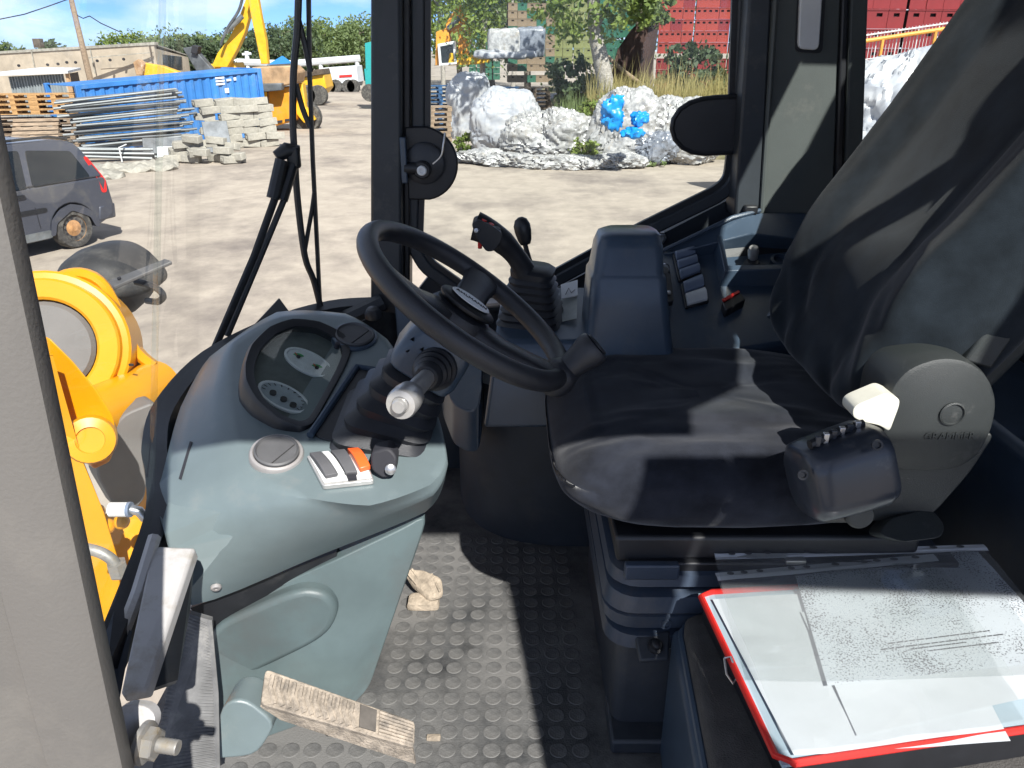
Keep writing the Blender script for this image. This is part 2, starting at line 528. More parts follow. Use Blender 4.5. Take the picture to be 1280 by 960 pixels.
mesh('hinge_bolt', lathe([(0.011, 0.026), (0.011, 0.031), (0.009, 0.033), (0.005, 0.033), (0.005, 0.030)], Mh, 20), 'white_plastic', hin)
mesh('hinge_wire', tube(smooth_path([py(541, 205, YW - 0.024), py(551, 195, YW - 0.026), py(554, 180, YW - 0.026), py(556, 166, YW - 0.02)], 4), 0.0022, 6), 'steel', hin)
mesh('hinge_clip', box(py(505, 200, YW - 0.03), (0.014, 0.02, 0.10)), 'console', hin, bevel=0.003)
lp = [(924, 121), (895, 122), (878, 124), (862, 129), (850, 137), (842, 149), (840, 161), (844, 174), (853, 184), (865, 190), (880, 192), (919, 190)]
lat = mesh('latch_plate', prism(roundpoly([py(u, v, YW - 0.012) for u, v in lp], 0.008, 2), (0, 0.014, 0)), 'black', cab, bevel=0.004)
mesh('latch_rim', tube([py(u, v, YW - 0.008) for u, v in lp], 0.006, 8), 'black', lat)
mesh('latch_button', disc(basis(py(876, 157, YW - 0.013), (0, -1, 0)), 0.005, 0, 0.002, 14), 'black', lat)

# side wall below the window (runs under the sloping frame), behind the console
sw = [py(505, 385, YW + .03), py(536, 345, YW + .03), py(600, 388, YW + .03), py(645, 390, YW + .03), py(700, 358, YW + .03), py(910, 250, YW + .03), py(940, 150, YW + .03),
      E(0.62, YW + .03, -0.1), E(0.62, YW + .03, -1.05), E(-0.42, YW + .03, -1.05), E(-0.42, YW + .03, -0.58)]
mesh('side_panel', prism(sw, (0, 0.03, 0)), 'paint_dark', cab)
# centre post between the two side windows
pil((944, 972), (918, 951), 1.745, 1.83, -130, 272, 'post_edge', 'paint_dark', 0.006)
mesh('post_seam', tube([py(978, -130, 1.742), py(952, 268, 1.742)], 0.006, 8), 'paint_panel', cab)
pil((979, 1056), (953, 1041), 1.748, 1.83, -130, 270, 'post_panel', 'paint_panel', 0.004)
pil((1057.5, 1066), (1042.5, 1051), 1.738, 1.83, -130, 300, 'post_seal', 'black', 0.004)
pil((1067, 1091), (1052.5, 1075), 1.745, 1.83, -130, 300, 'rear_window_frame', 'paint_panel', 0.006)
mesh('post_foot', box(py(938, 262, 1.735), (0.03, 0.02, 0.02)), 'black', cab, bevel=0.004)
mesh('post_lamp', prism(roundpoly([py(1003, -60, 1.735), py(1032, -60, 1.735), py(1024, 63, 1.735), py(998, 61, 1.735)], 0.012, 3), (0, 0.02, 0)), 'white_plastic', cab, bevel=0.004)
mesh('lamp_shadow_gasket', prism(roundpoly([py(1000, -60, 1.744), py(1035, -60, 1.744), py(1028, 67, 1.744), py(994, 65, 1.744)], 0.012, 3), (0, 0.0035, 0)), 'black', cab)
rw = [py(1078, -130, YW + 0.02), py(1400, -130, YW + 0.02), py(1400, 290, YW + 0.02), py(1060, 290, YW + 0.02)]
mesh('rear_side_pane', prism(rw, (0, 0.005, 0)), 'side_glass', cab, smooth=0)
mesh('rear_side_panel', prism([E(0.623, YW + .01, -0.28), E(1.2, YW + .01, -0.28), E(1.2, YW + .01, -1.05), E(0.623, YW + .01, -1.05)], (0, 0.03, 0)), 'paint_dark', cab)
# rear wall
mesh('rear_wall', bx(1.12, 1.16, 0.42, 1.795, FL, CAM_Z + 0.5), 'console_low', cab)
mesh('rear_ledge', bx(0.86, 1.117, 0.45, 1.795, FL, CAM_Z - 0.62), 'console', cab, bevel=0.02)
# left rear door pillar (outside the picture, shades the seat)
lpil = [E(0.60, -0.02, 0.5), E(0.72, -0.02, 0.5), E(0.57, -0.02, 0.0), E(0.55, -0.02, -1.05), E(0.44, -0.02, -1.05), E(0.45, -0.02, -0.05)]
mesh('door_pillar', prism(lpil, (0, -0.06, 0)), 'paint_dark', cab, bevel=0.006)
mesh('seat_shade_panel', prism([E(0.722, -0.02, 0.5), E(1.20, -0.02, 0.5), E(1.20, -0.02, 0.27), E(0.68, -0.02, 0.30)], (0, -0.05, 0)), 'paint_dark', cab)  # unseen panel, added to shade seat and recliner but leave the folder lit

mesh('bounce_block_deck', bx(-.7, 1.7, -1.05, -.10, FL - .25, FL - .20), 'paint_dark', cab, bevel=.01)  # unseen deck, added to block light bouncing up from the ground
# curved windshield: bottom edge follows the dash, pane leans back to the roof
wb = [E(-0.34, 1.80, -0.57), E(-0.43, 1.74, -0.56), E(-0.53, 1.62, -0.56), E(-0.62, 1.446, -0.575), E(-0.64, 1.266, -0.60), E(-0.60, 1.12, -0.61),
      E(-0.562, 1.043, -0.62), E(-0.521, 0.937, -0.63), E(-0.487, 0.73, -0.65), E(-0.46, 0.55, -0.66), E(-0.44, 0.47, -0.66)]
wb = smooth_path(wb, 5)
wt = [V((p.x + 0.235, p.y, zr)) for p in wb]
wv, wf = [], []
for i, (a, b) in enumerate(zip(wb, wt)): wv += [a, b]
for i in range(len(wb) - 1): wf.append((2 * i, 2 * i + 2, 2 * i + 3, 2 * i + 1))
mesh('windshield_pane', (wv, wf), 'windshield_glass', cab, smooth=60)
# broad black edge seal
rings = []
for i, p in enumerate(wb):
    a = wb[max(0, i - 1)]; b = wb[min(len(wb) - 1, i + 1)]
    t = (b - a); t.z = 0; t.normalize()
    out_ = V((-t.y, t.x, 0))
    if out_.x > 0 and i > 8: out_ = -out_
    out_ = V((p.x + 0.25, p.y - 1.2, 0)); out_ = out_.normalized() if out_.length else V((-1, 0, 0))
    w = 0.012
    rings.append([p + out_ * 0.010 + V((0, 0, 0.012)), p + out_ * 0.012 + V((0, 0, -0.03)), p - out_ * 0.035 + V((0, 0, -0.03)), p - out_ * 0.028 + V((0, 0, 0.004))])
mesh('windshield_seal', loft(rings), 'rubber', cab, smooth=40)
# black corner trim: the pointed plate behind the instrument pod
ct = [py(349, 372, 1.60), py(372, 400, 1.55), py(300, 470, 1.35), py(255, 455, 1.42)]
ct = [py(349, 371, 1.62), py(366, 394, 1.58), py(330, 432, 1.46), py(262, 500, 1.27), py(240, 488, 1.29)]
mesh('corner_trim', prism(ct, (-0.006, 0, -0.02)), 'black', cab, bevel=0.003)
# lower front corner rail on the right with its rubber stop
mesh('front_sill', tube([py(395, 412, 1.73), py(440, 396, 1.73), py(478, 378, 1.76)], 0.022, 8), 'paint_dark', cab)
mesh('front_sill_ledge', prism([py(410, 418, 1.62), py(478, 388, 1.72), py(510, 392, 1.74), py(505, 470, 1.66), py(440, 470, 1.58)], (0, 0.01, -0.03)), 'black', cab, bevel=0.004)
mesh('rubber_stop', lathe([(0.02, 0), (0.02, 0.01), (0.013, 0.022), (0.0, 0.024)], basis(py(467, 396, 1.68), (0, -0.2, 1)), 16), 'rubber', cab)
# left front door post: close to the lens, dusty grey
post = [E(-0.275, 0.45, 0.12), E(-0.303, 0.45, -0.44), E(-0.315, 0.45, -0.75), E(-0.52, 0.45, -0.75), E(-0.50, 0.45, 0.12)]
lx = lambda z: -0.292 - 0.050 * max(0.0, (0.0 - z)) 
prof = [(0.0, 0.0), (-0.015, -0.012), (-0.050, -0.014), (-0.058, -0.004), (-0.075, -0.004), (-0.083, -0.012), (-0.105, -0.012), (-0.115, -0.004), (-0.115, 0.024), (-0.008, 0.024), (0.0, 0.016)]
rings = []
for z in (0.5, 0.1, 0.0, -0.15, -0.3, -0.44, -0.6, -0.8, -1.05):
    rings.append([E(lx(z) + a, 0.45 + b, z) for a, b in prof])
mesh('door_post', loft(rings), 'post_grey', cab, smooth=50)

# floor sheet and near sill
floor = mesh('cab_floor', bx(-0.62, 1.12, 0.40, 1.83, FL - 0.04, FL), 'mat_rubber', None)
tag(floor, kind='structure')
k = 0
stud_vf = lathe([(0.0150, -0.001), (0.0148, 0.0003), (0.0141, 0.0007), (0.0128, 0.0007), (0.0120, 0.0004), (0.0, 0.0004)], Matrix.Identity(4), 18, cap=False)
me0 = None
for j in range(20):
    for i in range(16):
        x = -0.435 + i * 0.0365 + random.uniform(-.0006, .0006); y = 0.80 + j * 0.0365
        if x > 0.13 or (x < -0.30 and y > 0.93) or (x < -0.23 and y > 1.02): continue
        if me0 is None:
            o = mesh('floor_stud', stud_vf, 'mat_rubber', floor, smooth=40); me0 = o.data
        else:
            o = bpy.data.objects.new('floor_stud', me0); finish(o, floor)
        o.location = (x, y, FL)
        k += 1
print('studs', k)
# dried mud clods on the floor
for (u, v, s, lab) in ((542, 922, 0.012, 'small dry mud flake beside the wide pedal'), (563, 880, 0.009, None)):
    p = pz(u, v, -1.048)
    if lab:
        tag(mesh('mud_flake', superq(Matrix.Translation(p), s, s * 0.5, 0.003, 0.4, 0.3, 12, 6), 'mud', None), lab, 'mud')

# white sill strip, dark cheek and ribbed tread at the left
sillq = [py(190, 682, 0.86), py(244, 684, 0.86), py(184, 862, 0.66), py(150, 868, 0.64)]
sil = thing('door_sill', 'pale painted sill plate running up beside the dashboard skirt', 'sill', (-0.45, 0.75, FL))
mesh('sill_plate', prism(sillq, (0.0, 0.006, -0.02)), 'sill_white', sil, bevel=0.004)
mesh('sill_lip', tube([py(193, 672, 0.872), py(172, 742, 0.79), py(150, 800, 0.735)], 0.009, 8), 'sill_white', sil)
mesh('sill_cheek', prism([py(244, 690, 0.867), py(238, 760, 0.867), py(222, 850, 0.70), py(186, 862, 0.675)], (-0.006, 0.004, -0.01)), 'console_low', sil)
mesh('sill_outer', prism([py(172, 690, 0.90), py(182, 700, 0.86), py(150, 872, 0.66), py(135, 905, 0.62), py(128, 800, 0.70)], (-0.01, 0.006, -0.02)), 'bellows', sil)
tr = thing('ribbed_tread', 'grey ribbed rubber tread strip leaning against the dashboard foot', 'tread strip', pz(235, 930, -1.05))
q0, q1, q2, q3 = py(228, 765, 0.93), py(262, 775, 0.925), py(272, 962, 0.80), py(186, 985, 0.76)
mesh('tread_base', prism([q0, q1, q2, q3], (0, 0.012, -0.004)), 'tread_strip', tr)
for i in range(46):
    t = (i + 0.5) / 46
    a = q0.lerp(q3, t); b = q1.lerp(q2, min(1, t + 0.03))
    mesh('tread_rib', tube([a + V((0, -0.001, 0.001)), b + V((0, -0.001, 0.001))], 0.0016, 5), 'tread_strip', tr)
mesh('tread_edge', tube([q1, q1.lerp(q2, .5) + V((0.004, 0, 0)), q2], 0.004, 6), 'tread_strip', tr)
br = thing('door_bracket', 'pale dirty hinge bracket with a threaded bolt at the door post', 'bracket', py(165, 945, 0.52))
mesh('bracket_plate', prism(roundpoly([py(130, 912, 0.50), py(150, 880, 0.52), py(186, 882, 0.53), py(196, 900, 0.52), py(168, 962, 0.50), py(160, 925, 0.5)], 0.01, 3), (0, 0.012, -0.006)), 'sill_white', br, bevel=0.003)
Mb = basis(py(178, 928, 0.505), (1, -0.12, -0.06))
mesh('washer', lathe([(0.019, 0), (0.019, 0.004), (0.017, 0.005), (0, 0.005)], Mb, 24), 'zinc', br)
mesh('nut', lathe([(0.015, 0.0052), (0.015, 0.0135), (0.013, 0.0145), (0.0, 0.0145)], Mb, 6), 'zinc', br, smooth=20)
mesh('bolt_shaft', lathe([(0.0065 + 0.0005 * (i % 2), 0.0147 + i * 0.0016) for i in range(13)], Mb, 16), 'zinc', br)

# ================================================================== DASHBOARD
DP0, DPN = E(-0.29, 0.93, -0.58), V((0.05, -0.2, 1)).normalized()
dp = lambda u, v: pp(u, v, DP0, DPN)
dash = thing('dashboard', 'grey green moulded dashboard pod under the windshield', 'dashboard', E(-0.3, 1.1, -1.05))
top = [(292, 428), (284, 480), (292, 540), (314, 594), (372, 620), (462, 632), (538, 606), (556, 574), (540, 528), (505, 470), (478, 428), (430, 396), (352, 396)]
top = [dp(u, v) for u, v in top]
mid = [py(262, 446, 1.40), pz(226, 508, -.575), pz(205, 585, -.605), pz(199, 640, -.63), py(372, 634, 0.925), py(464, 648, 0.95), py(542, 618, 0.97),
       py(560, 580, 1.02), py(548, 522, 1.12), py(512, 470, 1.25), py(484, 424, 1.36), py(432, 392, 1.46), py(346, 390, 1.5)]
bot = [py(262, 470, 1.36), pz(222, 540, -.64), pz(203, 615, -.655), py(236, 684, 0.90), py(240, 757, 0.945), py(400, 694, 1.0), py(532, 640, 1.05),
       py(556, 600, 1.08), py(546, 545, 1.15), py(512, 500, 1.25), py(484, 460, 1.36), py(432, 430, 1.44), py(346, 420, 1.46)]
# insert extra left corner ring point so the three outlines correspond
bot2 = [bot[0], bot[1], bot[2], py(206, 668, 0.895), bot[4], bot[5], bot[6], bot[7], bot[8], bot[9], bot[10], bot[11], bot[12]]
def dens(poly, k=5): 
    out = []
    n = len(poly)
    P = poly
    for i in range(n):
        p0, p1, p2, p3 = P[i - 1], P[i], P[(i + 1) % n], P[(i + 2) % n]
        for s in range(k):
            t = s / k
            cr = 0.5 * ((2 * p1) + (p2 - p0) * t + (2 * p0 - 5 * p1 + 4 * p2 - p3) * t * t + (3 * p1 - p0 - 3 * p2 + p3) * t ** 3)
            out.append(cr.lerp(p1.lerp(p2, t), 0.45))
    return out
T_, M_, B_ = dens(top), dens(mid), dens(bot2)
ctr = sum(T_, V()) / len(T_)
T_in = [p.lerp(ctr, 0.06) for p in T_]
def between(a, b, t, up=0.0): return [x.lerp(y, t) + V((0, 0, up)) for x, y in zip(a, b)]
rings = [T_in, T_, between(T_, M_, 0.3, 0.0015), between(T_, M_, 0.7, 0.0015), M_, between(M_, B_, 0.10), between(M_, B_, 0.5), B_]
ush = mesh('upper_shell', loft(rings), 'dash', dash, smooth=60)
sl_ = [surf(ush, u, v, .0006)[0] for u, v in ((238, 552), (241, 553), (227, 600), (224, 599))]
mesh('shell_slot', prism(sl_, surf(ush, 232, 575)[1] * .0008), 'ink', dash)
sp_, sn_ = surf(ush, 270, 733)
sc1 = basis(sp_, sn_)
mesh('screw', lathe([(0.008, 0), (0.008, 0.003), (0.006, 0.005), (0.003, 0.005), (0.003, 0.002)], sc1, 16), 'warm_silver', dash)
# lower skirt down to the floor
lowf = [py(262, 770, 0.995), py(420, 700, 1.02), py(500, 662, 1.05), py(534, 644, 1.065), py(528, 668, 1.07), pz(462, 858, -1.05), pz(440, 884, -1.05), pz(268, 945, -1.05)]
lowf = roundpoly(lowf, 0.02, 3)
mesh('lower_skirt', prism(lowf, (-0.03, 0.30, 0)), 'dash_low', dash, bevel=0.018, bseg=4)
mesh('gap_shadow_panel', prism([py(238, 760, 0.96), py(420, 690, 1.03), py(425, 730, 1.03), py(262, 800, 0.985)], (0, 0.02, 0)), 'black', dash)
pil_ = [py(252, 790, 0.972), py(370, 738, 0.985), py(408, 742, 0.992), py(424, 765, 0.995), py(408, 798, 0.992), py(276, 862, 0.968)]
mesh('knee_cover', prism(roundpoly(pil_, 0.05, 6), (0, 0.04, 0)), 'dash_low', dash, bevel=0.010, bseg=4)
mesh('foot_block', prism(roundpoly([py(278, 880, 0.87), py(305, 872, 0.88), py(345, 905, 0.87), py(320, 945, 0.855), py(262, 950, 0.85)], 0.02, 3), (0, 0.06, -0.01)), 'dash', dash, bevel=0.014, bseg=4)
# column recess plate, dark trough beside the boot
mesh('trough', prism(roundpoly([dp(386, 545), dp(448, 462), dp(482, 470), dp(470, 520), dp(424, 556)], 0.02, 3), DPN * 0.004), 'black', dash, bevel=0.002)
mesh('trough_rim', tube([dp(u, v) + DPN * 0.006 for u, v in ((388, 548), (446, 462), (484, 468))], 0.006, 8), 'console', dash)

# air vents
def vent(u, v, r, dark, name='air_vent'):
    p = dp(u, v) + DPN * 0.001
    M0 = basis(p, DPN + V((0.12, -0.08, 0)), (0.9, -0.45, 0))
    vo = mesh(name, lathe([(r, -0.004), (r, 0.004), (r * 0.95, 0.008), (r * 0.86, 0.0095), (r * 0.80, 0.006)], M0, 36, cap=False), 'console' if dark else 'warm_silver', dash, smooth=40)
    mesh('vent_ring', lathe([(r * 0.82, 0.004), (r * 0.82, 0.012), (r * 0.76, 0.014), (r * 0.70, 0.010)], M0, 32, cap=False), 'vent_grey', vo)
    half = [M0 @ V((math.cos(a) * r * 0.73, math.sin(a) * r * 0.73, 0.0125)) for a in [R(x) for x in range(-62, 63, 8)]]
    h2 = [M0 @ V((math.cos(a) * r * 0.73, math.sin(a) * r * 0.73, 0.0105)) for a in [R(x) for x in range(66, 295, 8)]]
    mesh('vent_flap', prism(half, -DPN * 0.008), 'vent_grey', vo)
    mesh('vent_flap', prism(h2, -DPN * 0.006), 'vent_grey', vo)
    mesh('vent_back', disc(M0, r * 0.84, 0.0005, 0.0025), 'black', vo)
vent(346, 570, 0.040, False)
vent(443, 424, 0.043, True)
# switch block with rockers
C0 = dp(430, 591)
Msw = basis(C0 + DPN * 0.002, DPN, dp(468, 594) - dp(398, 585))
ex = (dp(463, 596) - dp(392, 586)).length
swp = thing('switch_panel_dummy', '', '') if False else None
sw_ = mesh('switch_panel', prism(roundpoly([dp(384, 575) + DPN * .001, dp(455, 572) + DPN * .001, dp(468, 606) + DPN * .001, dp(404, 613) + DPN * .001], 0.004, 3), DPN * 0.008), 'silver', dash, bevel=0.002)
mesh('panel_inlay', prism([dp(388, 577) + DPN * .0095, dp(453, 575) + DPN * .0095, dp(465, 604) + DPN * .0095, dp(406, 610) + DPN * .0095], DPN * 0.0012), 'white_switch', sw_)
def rocker(q, m, h=0.014, parent=None, name='rocker_switch', n=DPN):
    q = [V(p) for p in q]
    a, b, c_, d = q
    rings = []
    for t in (0, .12, .3, .5, .7, .88, 1):
        z = h * (0.30 + 0.70 * math.sin(math.pi * (0.12 + 0.76 * t)))
        l, r_ = a.lerp(d, t), b.lerp(c_, t)
        rings.append([l, l + n * z, r_ + n * z, r_])
    return mesh(name, loft(rings), m, parent, bevel=0.0012, smooth=40)
up = DPN * 0.011
r1 = rocker([dp(388, 577) + up, dp(402, 575) + up, dp(423, 603) + up, dp(408, 606) + up], 'grey_switch', 0.012, sw_)
r2 = rocker([dp(403, 575) + up, dp(412, 574) + up, dp(432, 602) + up, dp(424, 603) + up], 'white_switch', 0.011, sw_)
r3 = rocker([dp(414, 574) + up, dp(432, 572) + up, dp(448, 601) + up, dp(433, 602) + up], 'grey_switch', 0.012, sw_)
mesh('switch_window', prism([dp(434, 603) + up, dp(446, 602) + up, dp(447, 607) + up, dp(436, 608) + up], DPN * .004), 'ink', sw_)
r4 = rocker([dp(435, 572) + up, dp(449, 571) + up, dp(464, 594) + up, dp(451, 598) + up], 'orange_plastic', 0.014, sw_)

# instrument cluster
CP0, CPN = E(-0.357, 1.195, -0.505), V((0.34, -0.22, 0.9)).normalized()
cpn = lambda u, v, h=0.0: pp(u, v, CP0, CPN) + CPN * h
out_px = [(303, 455), (312, 430), (335, 408), (365, 398), (400, 402), (432, 418), (440, 440), (430, 466), (408, 506), (392, 533), (375, 538), (345, 526), (318, 502), (304, 478)]
in_px = [(318, 457), (326, 436), (345, 417), (368, 408), (396, 410), (422, 424), (428, 441), (420, 462), (402, 496), (386, 522), (374, 526), (352, 518), (330, 498), (319, 476)]
outp = dens([cpn(u, v) for u, v in out_px], 4)
inp = dens([cpn(u, v) for u, v in in_px], 4)
cl = mesh('instrument_cluster', loft([[p - CPN * 0.09 for p in outp], [p - CPN * 0.005 for p in outp], [p.lerp(q, .25) + CPN * .004 for p, q in zip(outp, inp)],
                                      [p.lerp(q, .6) + CPN * .003 for p, q in zip(outp, inp)], inp, [q - CPN * 0.014 for q in inp]], cap=False), 'black', dash, smooth=50)
mesh('cluster_face', prism([q - CPN * 0.016 for q in inp], CPN * 0.002), 'dial_dark', cl)
mesh('cluster_lens', prism([q - CPN * 0.004 for q in inp], CPN * 0.0012), 'cluster_glass', cl, smooth=0)
def dial(u, v, ax, bx_, ang, kind):
    c0 = cpn(u, v, -0.0135)
    e1 = (cpn(u + 20, v + 12, -0.0135) - c0).normalized()
    M0 = basis(c0, CPN, e1)
    S = Matrix.Diagonal((ax, bx_, 1, 1))
    d = mesh('gauge', lathe([(1, 0), (1, 0.004), (0.9, 0.005), (0.88, 0.002), (0.0, 0.002)], M0 @ S, 36, cap=False), 'white_plastic', cl)
    mesh('gauge_face', lathe([(0.88, 0.0028), (0.0, 0.0028)], M0 @ S, 36, cap=False), 'dial_face' if kind == 0 else 'dial_mid', d, smooth=0)
    Z = Matrix.Translation((0, 0, 0.0032))
    if kind == 0:
        for s, a0 in ((-0.42, 0), (0.42, 1)):
            cc = M0 @ Z @ Matrix.Translation((s * ax, -0.1 * bx_, 0))
            mesh('gauge_zone', prism([cc @ V((math.cos(R(t)) * .011, math.sin(R(t)) * .011, 0)) for t in range(60, 181, 15)] + [cc @ V((math.cos(R(t)) * .005, math.sin(R(t)) * .005, 0)) for t in range(180, 59, -15)], CPN * .0004), 'green_mark', d)
            mesh('needle', prism([cc @ V((0, -.001, .001)), cc @ V((-.011, .004, .001)), cc @ V((-.011, .0055, .001)), cc @ V((0, .0015, .001))], CPN * .0006), 'red_plastic', d)
            mesh('needle_hub', disc(cc, 0.0035, 0.0005, 0.003, 14), 'ink', d)
    else:
        for t in range(-20, 201, 20):
            a = R(t)
            mesh('tick', prism([M0 @ Z @ V((math.cos(a + s) * ax * q, math.sin(a + s) * bx_ * q, 0)) for s, q in ((-.03, .84), (.03, .84), (.03, .70), (-.03, .70))], CPN * .0004), 'ink', d)
        for s in (-.35, .1, .5):
            mesh('needle_hub', disc(M0 @ Z @ Matrix.Translation((s * ax, -.25 * bx_, 0)), 0.0055, 0, 0.004, 14), 'ink', d)
dial(387, 447, 0.047, 0.029, 0, 0)
dial(356, 490, 0.047, 0.028, 0, 1)
mesh('cluster_knob', lathe([(0.005, 0), (0.005, 0.01), (0.003, 0.011)], basis(cpn(421, 433, -0.003), CPN), 12), 'ink', cl)

# ================================================================== STEERING COLUMN AND WHEEL
WN = V((0.578, 0.0, 0.797)).normalized()
WC = E(-0.066, 1.12, -0.355)
wheel = thing('steering_column', 'black steering wheel with spinner knob on a rubber booted column', 'steering wheel', E(-0.2055, 1.12, -0.565))
MW = basis(WC, WN, (0.797, 0, -0.578))     # local x towards the driver, y across the cab
n = 72
RR = 0.177
path = [MW @ V((RR * math.cos(2 * math.pi * k / n), RR * math.sin(2 * math.pi * k / n), 0)) for k in range(n)]
rings = []
for k in range(n):
    a = 2 * math.pi * k / n
    er = (MW.to_3x3() @ V((math.cos(a), math.sin(a), 0)))
    rings.append([path[k] + er * math.cos(2 * math.pi * j / 16) * 0.0155 + WN * math.sin(2 * math.pi * j / 16) * 0.0165 for j in range(16)])
rings.append(rings[0])
rim = mesh('wheel_rim', loft(rings, cap=False), 'wheel_skin', wheel, smooth=80)
def spoke(a, w0=0.028, w1=0.034):
    e = V((math.cos(a), math.sin(a), 0)); f = V((-math.sin(a), math.cos(a), 0))
    rr = []
    for t, w, h, zz in ((0.03, w0, .016, -.028), (0.08, w0, .014, -.024), (0.13, w0 * 1.02, .012, -.010), (0.165, w1, .012, 0), (0.180, w1 * 1.2, .012, 0)):
        rr.append([MW @ (e * t + f * (c * w) + V((0, 0, zz + s * h))) for c, s in ((-1, 0), (-.8, .8), (0, 1), (.8, .8), (1, 0), (.8, -.8), (0, -1), (-.8, -.8))])
    mesh('wheel_spoke', loft(rr), 'wheel_skin', wheel, smooth=60)
for a in (84, -20, 222): spoke(R(a))
mesh('wheel_hub', lathe([(0.030, -0.075), (0.034, -0.05), (0.05, -0.04), (0.052, -0.022), (0.046, -0.012), (0.02, -0.009), (0.0, -0.009)], MW, 32), 'wheel_skin', wheel, smooth=50)
mesh('hub_cap', superq(MW @ Matrix.Translation((0, 0.0, -0.003)), 0.048, 0.033, 0.009, 0.8, 1.0, 28, 12), 'black', wheel)
bd = mesh('hub_badge', lathe([(1, 0), (0.95, 0.0016), (0, 0.002)], MW @ Matrix.Translation((0, -0.002, 0.0066)) @ Matrix.Diagonal((0.034, 0.0215, 1, 1)), 28, cap=False), 'white_plastic', wheel)
text('badge_lettering', 'AHLMANN', MW @ Matrix.Translation((0, -0.002, 0.0089)), 0.0115, 'ink', bd)
# spinner knob on the rim
ka = None
best = 1e9
for k in range(n):
    p = path[k]; d = p - O
    dep = d.y * CT - d.z * ST
    u = 640 + 960 * d.x / dep; v = 480 - 960 * (d.y * ST + d.z * CT) / dep
    e = (u - 700) ** 2 + (v - 470) ** 2
    if e < best: best, ka = e, k
kp = path[ka]
kd = (WN * 1.0 + V((0.35, 0.1, 0))).normalized()
Mk = basis(kp - kd * 0.004, kd)
mesh('spinner_clamp', lathe([(0.012, -0.03), (0.026, -0.018), (0.029, 0.0), (0.026, 0.014), (0.020, 0.024)], Mk, 20), 'wheel_skin', wheel, smooth=60)
kn = mesh('spinner_knob', lathe([(0.019, 0.018), (0.0205, 0.03), (0.023, 0.045), (0.0265, 0.060), (0.027, 0.070), (0.024, 0.076), (0.0, 0.077)], Mk, 28), 'wheel_skin', wheel, smooth=50)
mesh('knob_cap', lathe([(0.0195, 0.0775), (0.0185, 0.0795), (0.0, 0.0795)], Mk, 24), 'black', kn)
# column housing and stalk
MC = basis(WC, WN, (0, 1, 0))
hw = [(0.052, 0.060, -0.058), (0.056, 0.066, -0.075), (0.058, 0.070, -0.115), (0.054, 0.064, -0.135)]
mesh('column_housing', loft([[MC @ V((x * 1.0 - 0.004, y, z)) for x, y in rrect(2 * a * 0.92, 2 * b * 0.80, 0.018, 4)] for a, b, z in hw]), 'console', wheel, bevel=0.004, smooth=40)
sp = MC @ V((-0.052, -0.01, -0.098))
se = py(499, 508, 0.895)
sd = (se - sp).normalized()
Ms = basis(sp, sd)
L = (se - sp).length
mesh('stalk_boot', lathe([(0.034, -0.006), (0.034, 0.008), (0.030, 0.012), (0.030, 0.02), (0.026, 0.024), (0.026, 0.032), (0.022, 0.036), (0.022, 0.044), (0.017, 0.05)], Ms, 24), 'rubber', wheel, smooth=40)
mesh('stalk', lathe([(0.012, 0.03), (0.0135, L * 0.55), (0.013, L * 0.72)], Ms, 20), 'silver', wheel, smooth=40)
tip = mesh('stalk_knob', lathe([(0.014, L * 0.70), (0.020, L * 0.74), (0.0215, L * 0.82), (0.0215, L * 0.93), (0.0195, L * 0.97), (0.012, L * 0.975), (0.0115, L * 0.965), (0.0, L * 0.965)], Ms, 28), 'silver', wheel, smooth=40)
mesh('knob_button', lathe([(0.0105, L * .966), (0.0105, L * 1.01), (0.008, L * 1.03), (0.0, L * 1.03)], Ms, 20), 'silver', tip)
# rubber boot: stacked pleats from housing down to the dash
a0 = WC - WN * 0.135
b0 = E(-0.220, 1.095, -0.572)
rings = []
NP = 13
for i in range(NP):
    t = i / (NP - 1)
    cpt = a0.lerp(b0, t)
    nn = WN.lerp(DPN, t).normalized()
    w = (0.105 + 0.075 * t) * (1.0 if i % 2 else 0.88)
    h = (0.105 + 0.055 * t) * (1.0 if i % 2 else 0.88)
    Mx = basis(cpt, nn, (0, 1, 0))
    rings.append([Mx @ V((x, y, 0)) for x, y in rrect(w, h, 0.024, 4)])
mesh('column_boot', loft(rings), 'rubber', wheel, smooth=50)
Mx = basis(b0, DPN, (0, 1, 0))
mesh('boot_flange', loft([[Mx @ V((x, y, z)) for x, y in rrect(w, h, 0.03, 4)] for w, h, z in ((0.20, 0.17, -0.01), (0.20, 0.17, 0.004), (0.185, 0.155, 0.010))]), 'rubber', wheel, smooth=50)
cb = mesh('tilt_clamp', prism(roundpoly([py(463, 566, .975), py(486, 560, .975), py(496, 572, .97), py(494, 595, .965), py(478, 599, .965), py(464, 588, .97)], .006, 2), (0, .03, 0)), 'ink', wheel, bevel=0.003)
mesh('clamp_bolt', lathe([(0.008, 0), (0.008, 0.005), (0.005, 0.007), (0.0, 0.007)], basis(py(488, 586, .966), (0.2, -1, 0.3)), 16), 'steel', cb)
mesh('stalk_marks', join(*[prism([MC @ V((-0.0565, y, z)), MC @ V((-0.0565, y + 0.006, z)), MC @ V((-0.0565, y + 0.003, z + 0.006))], WN * 0.0005) for y, z in ((.02, -.085), (.035, -.10), (0.04, -0.08))]), 'white_plastic', wheel)

# ================================================================== RIGHT CONSOLE
con = thing('side_console', 'dark blue grey side console with rocker switches, tray and control pod', 'console', E(0.25, 1.55, -1.05))
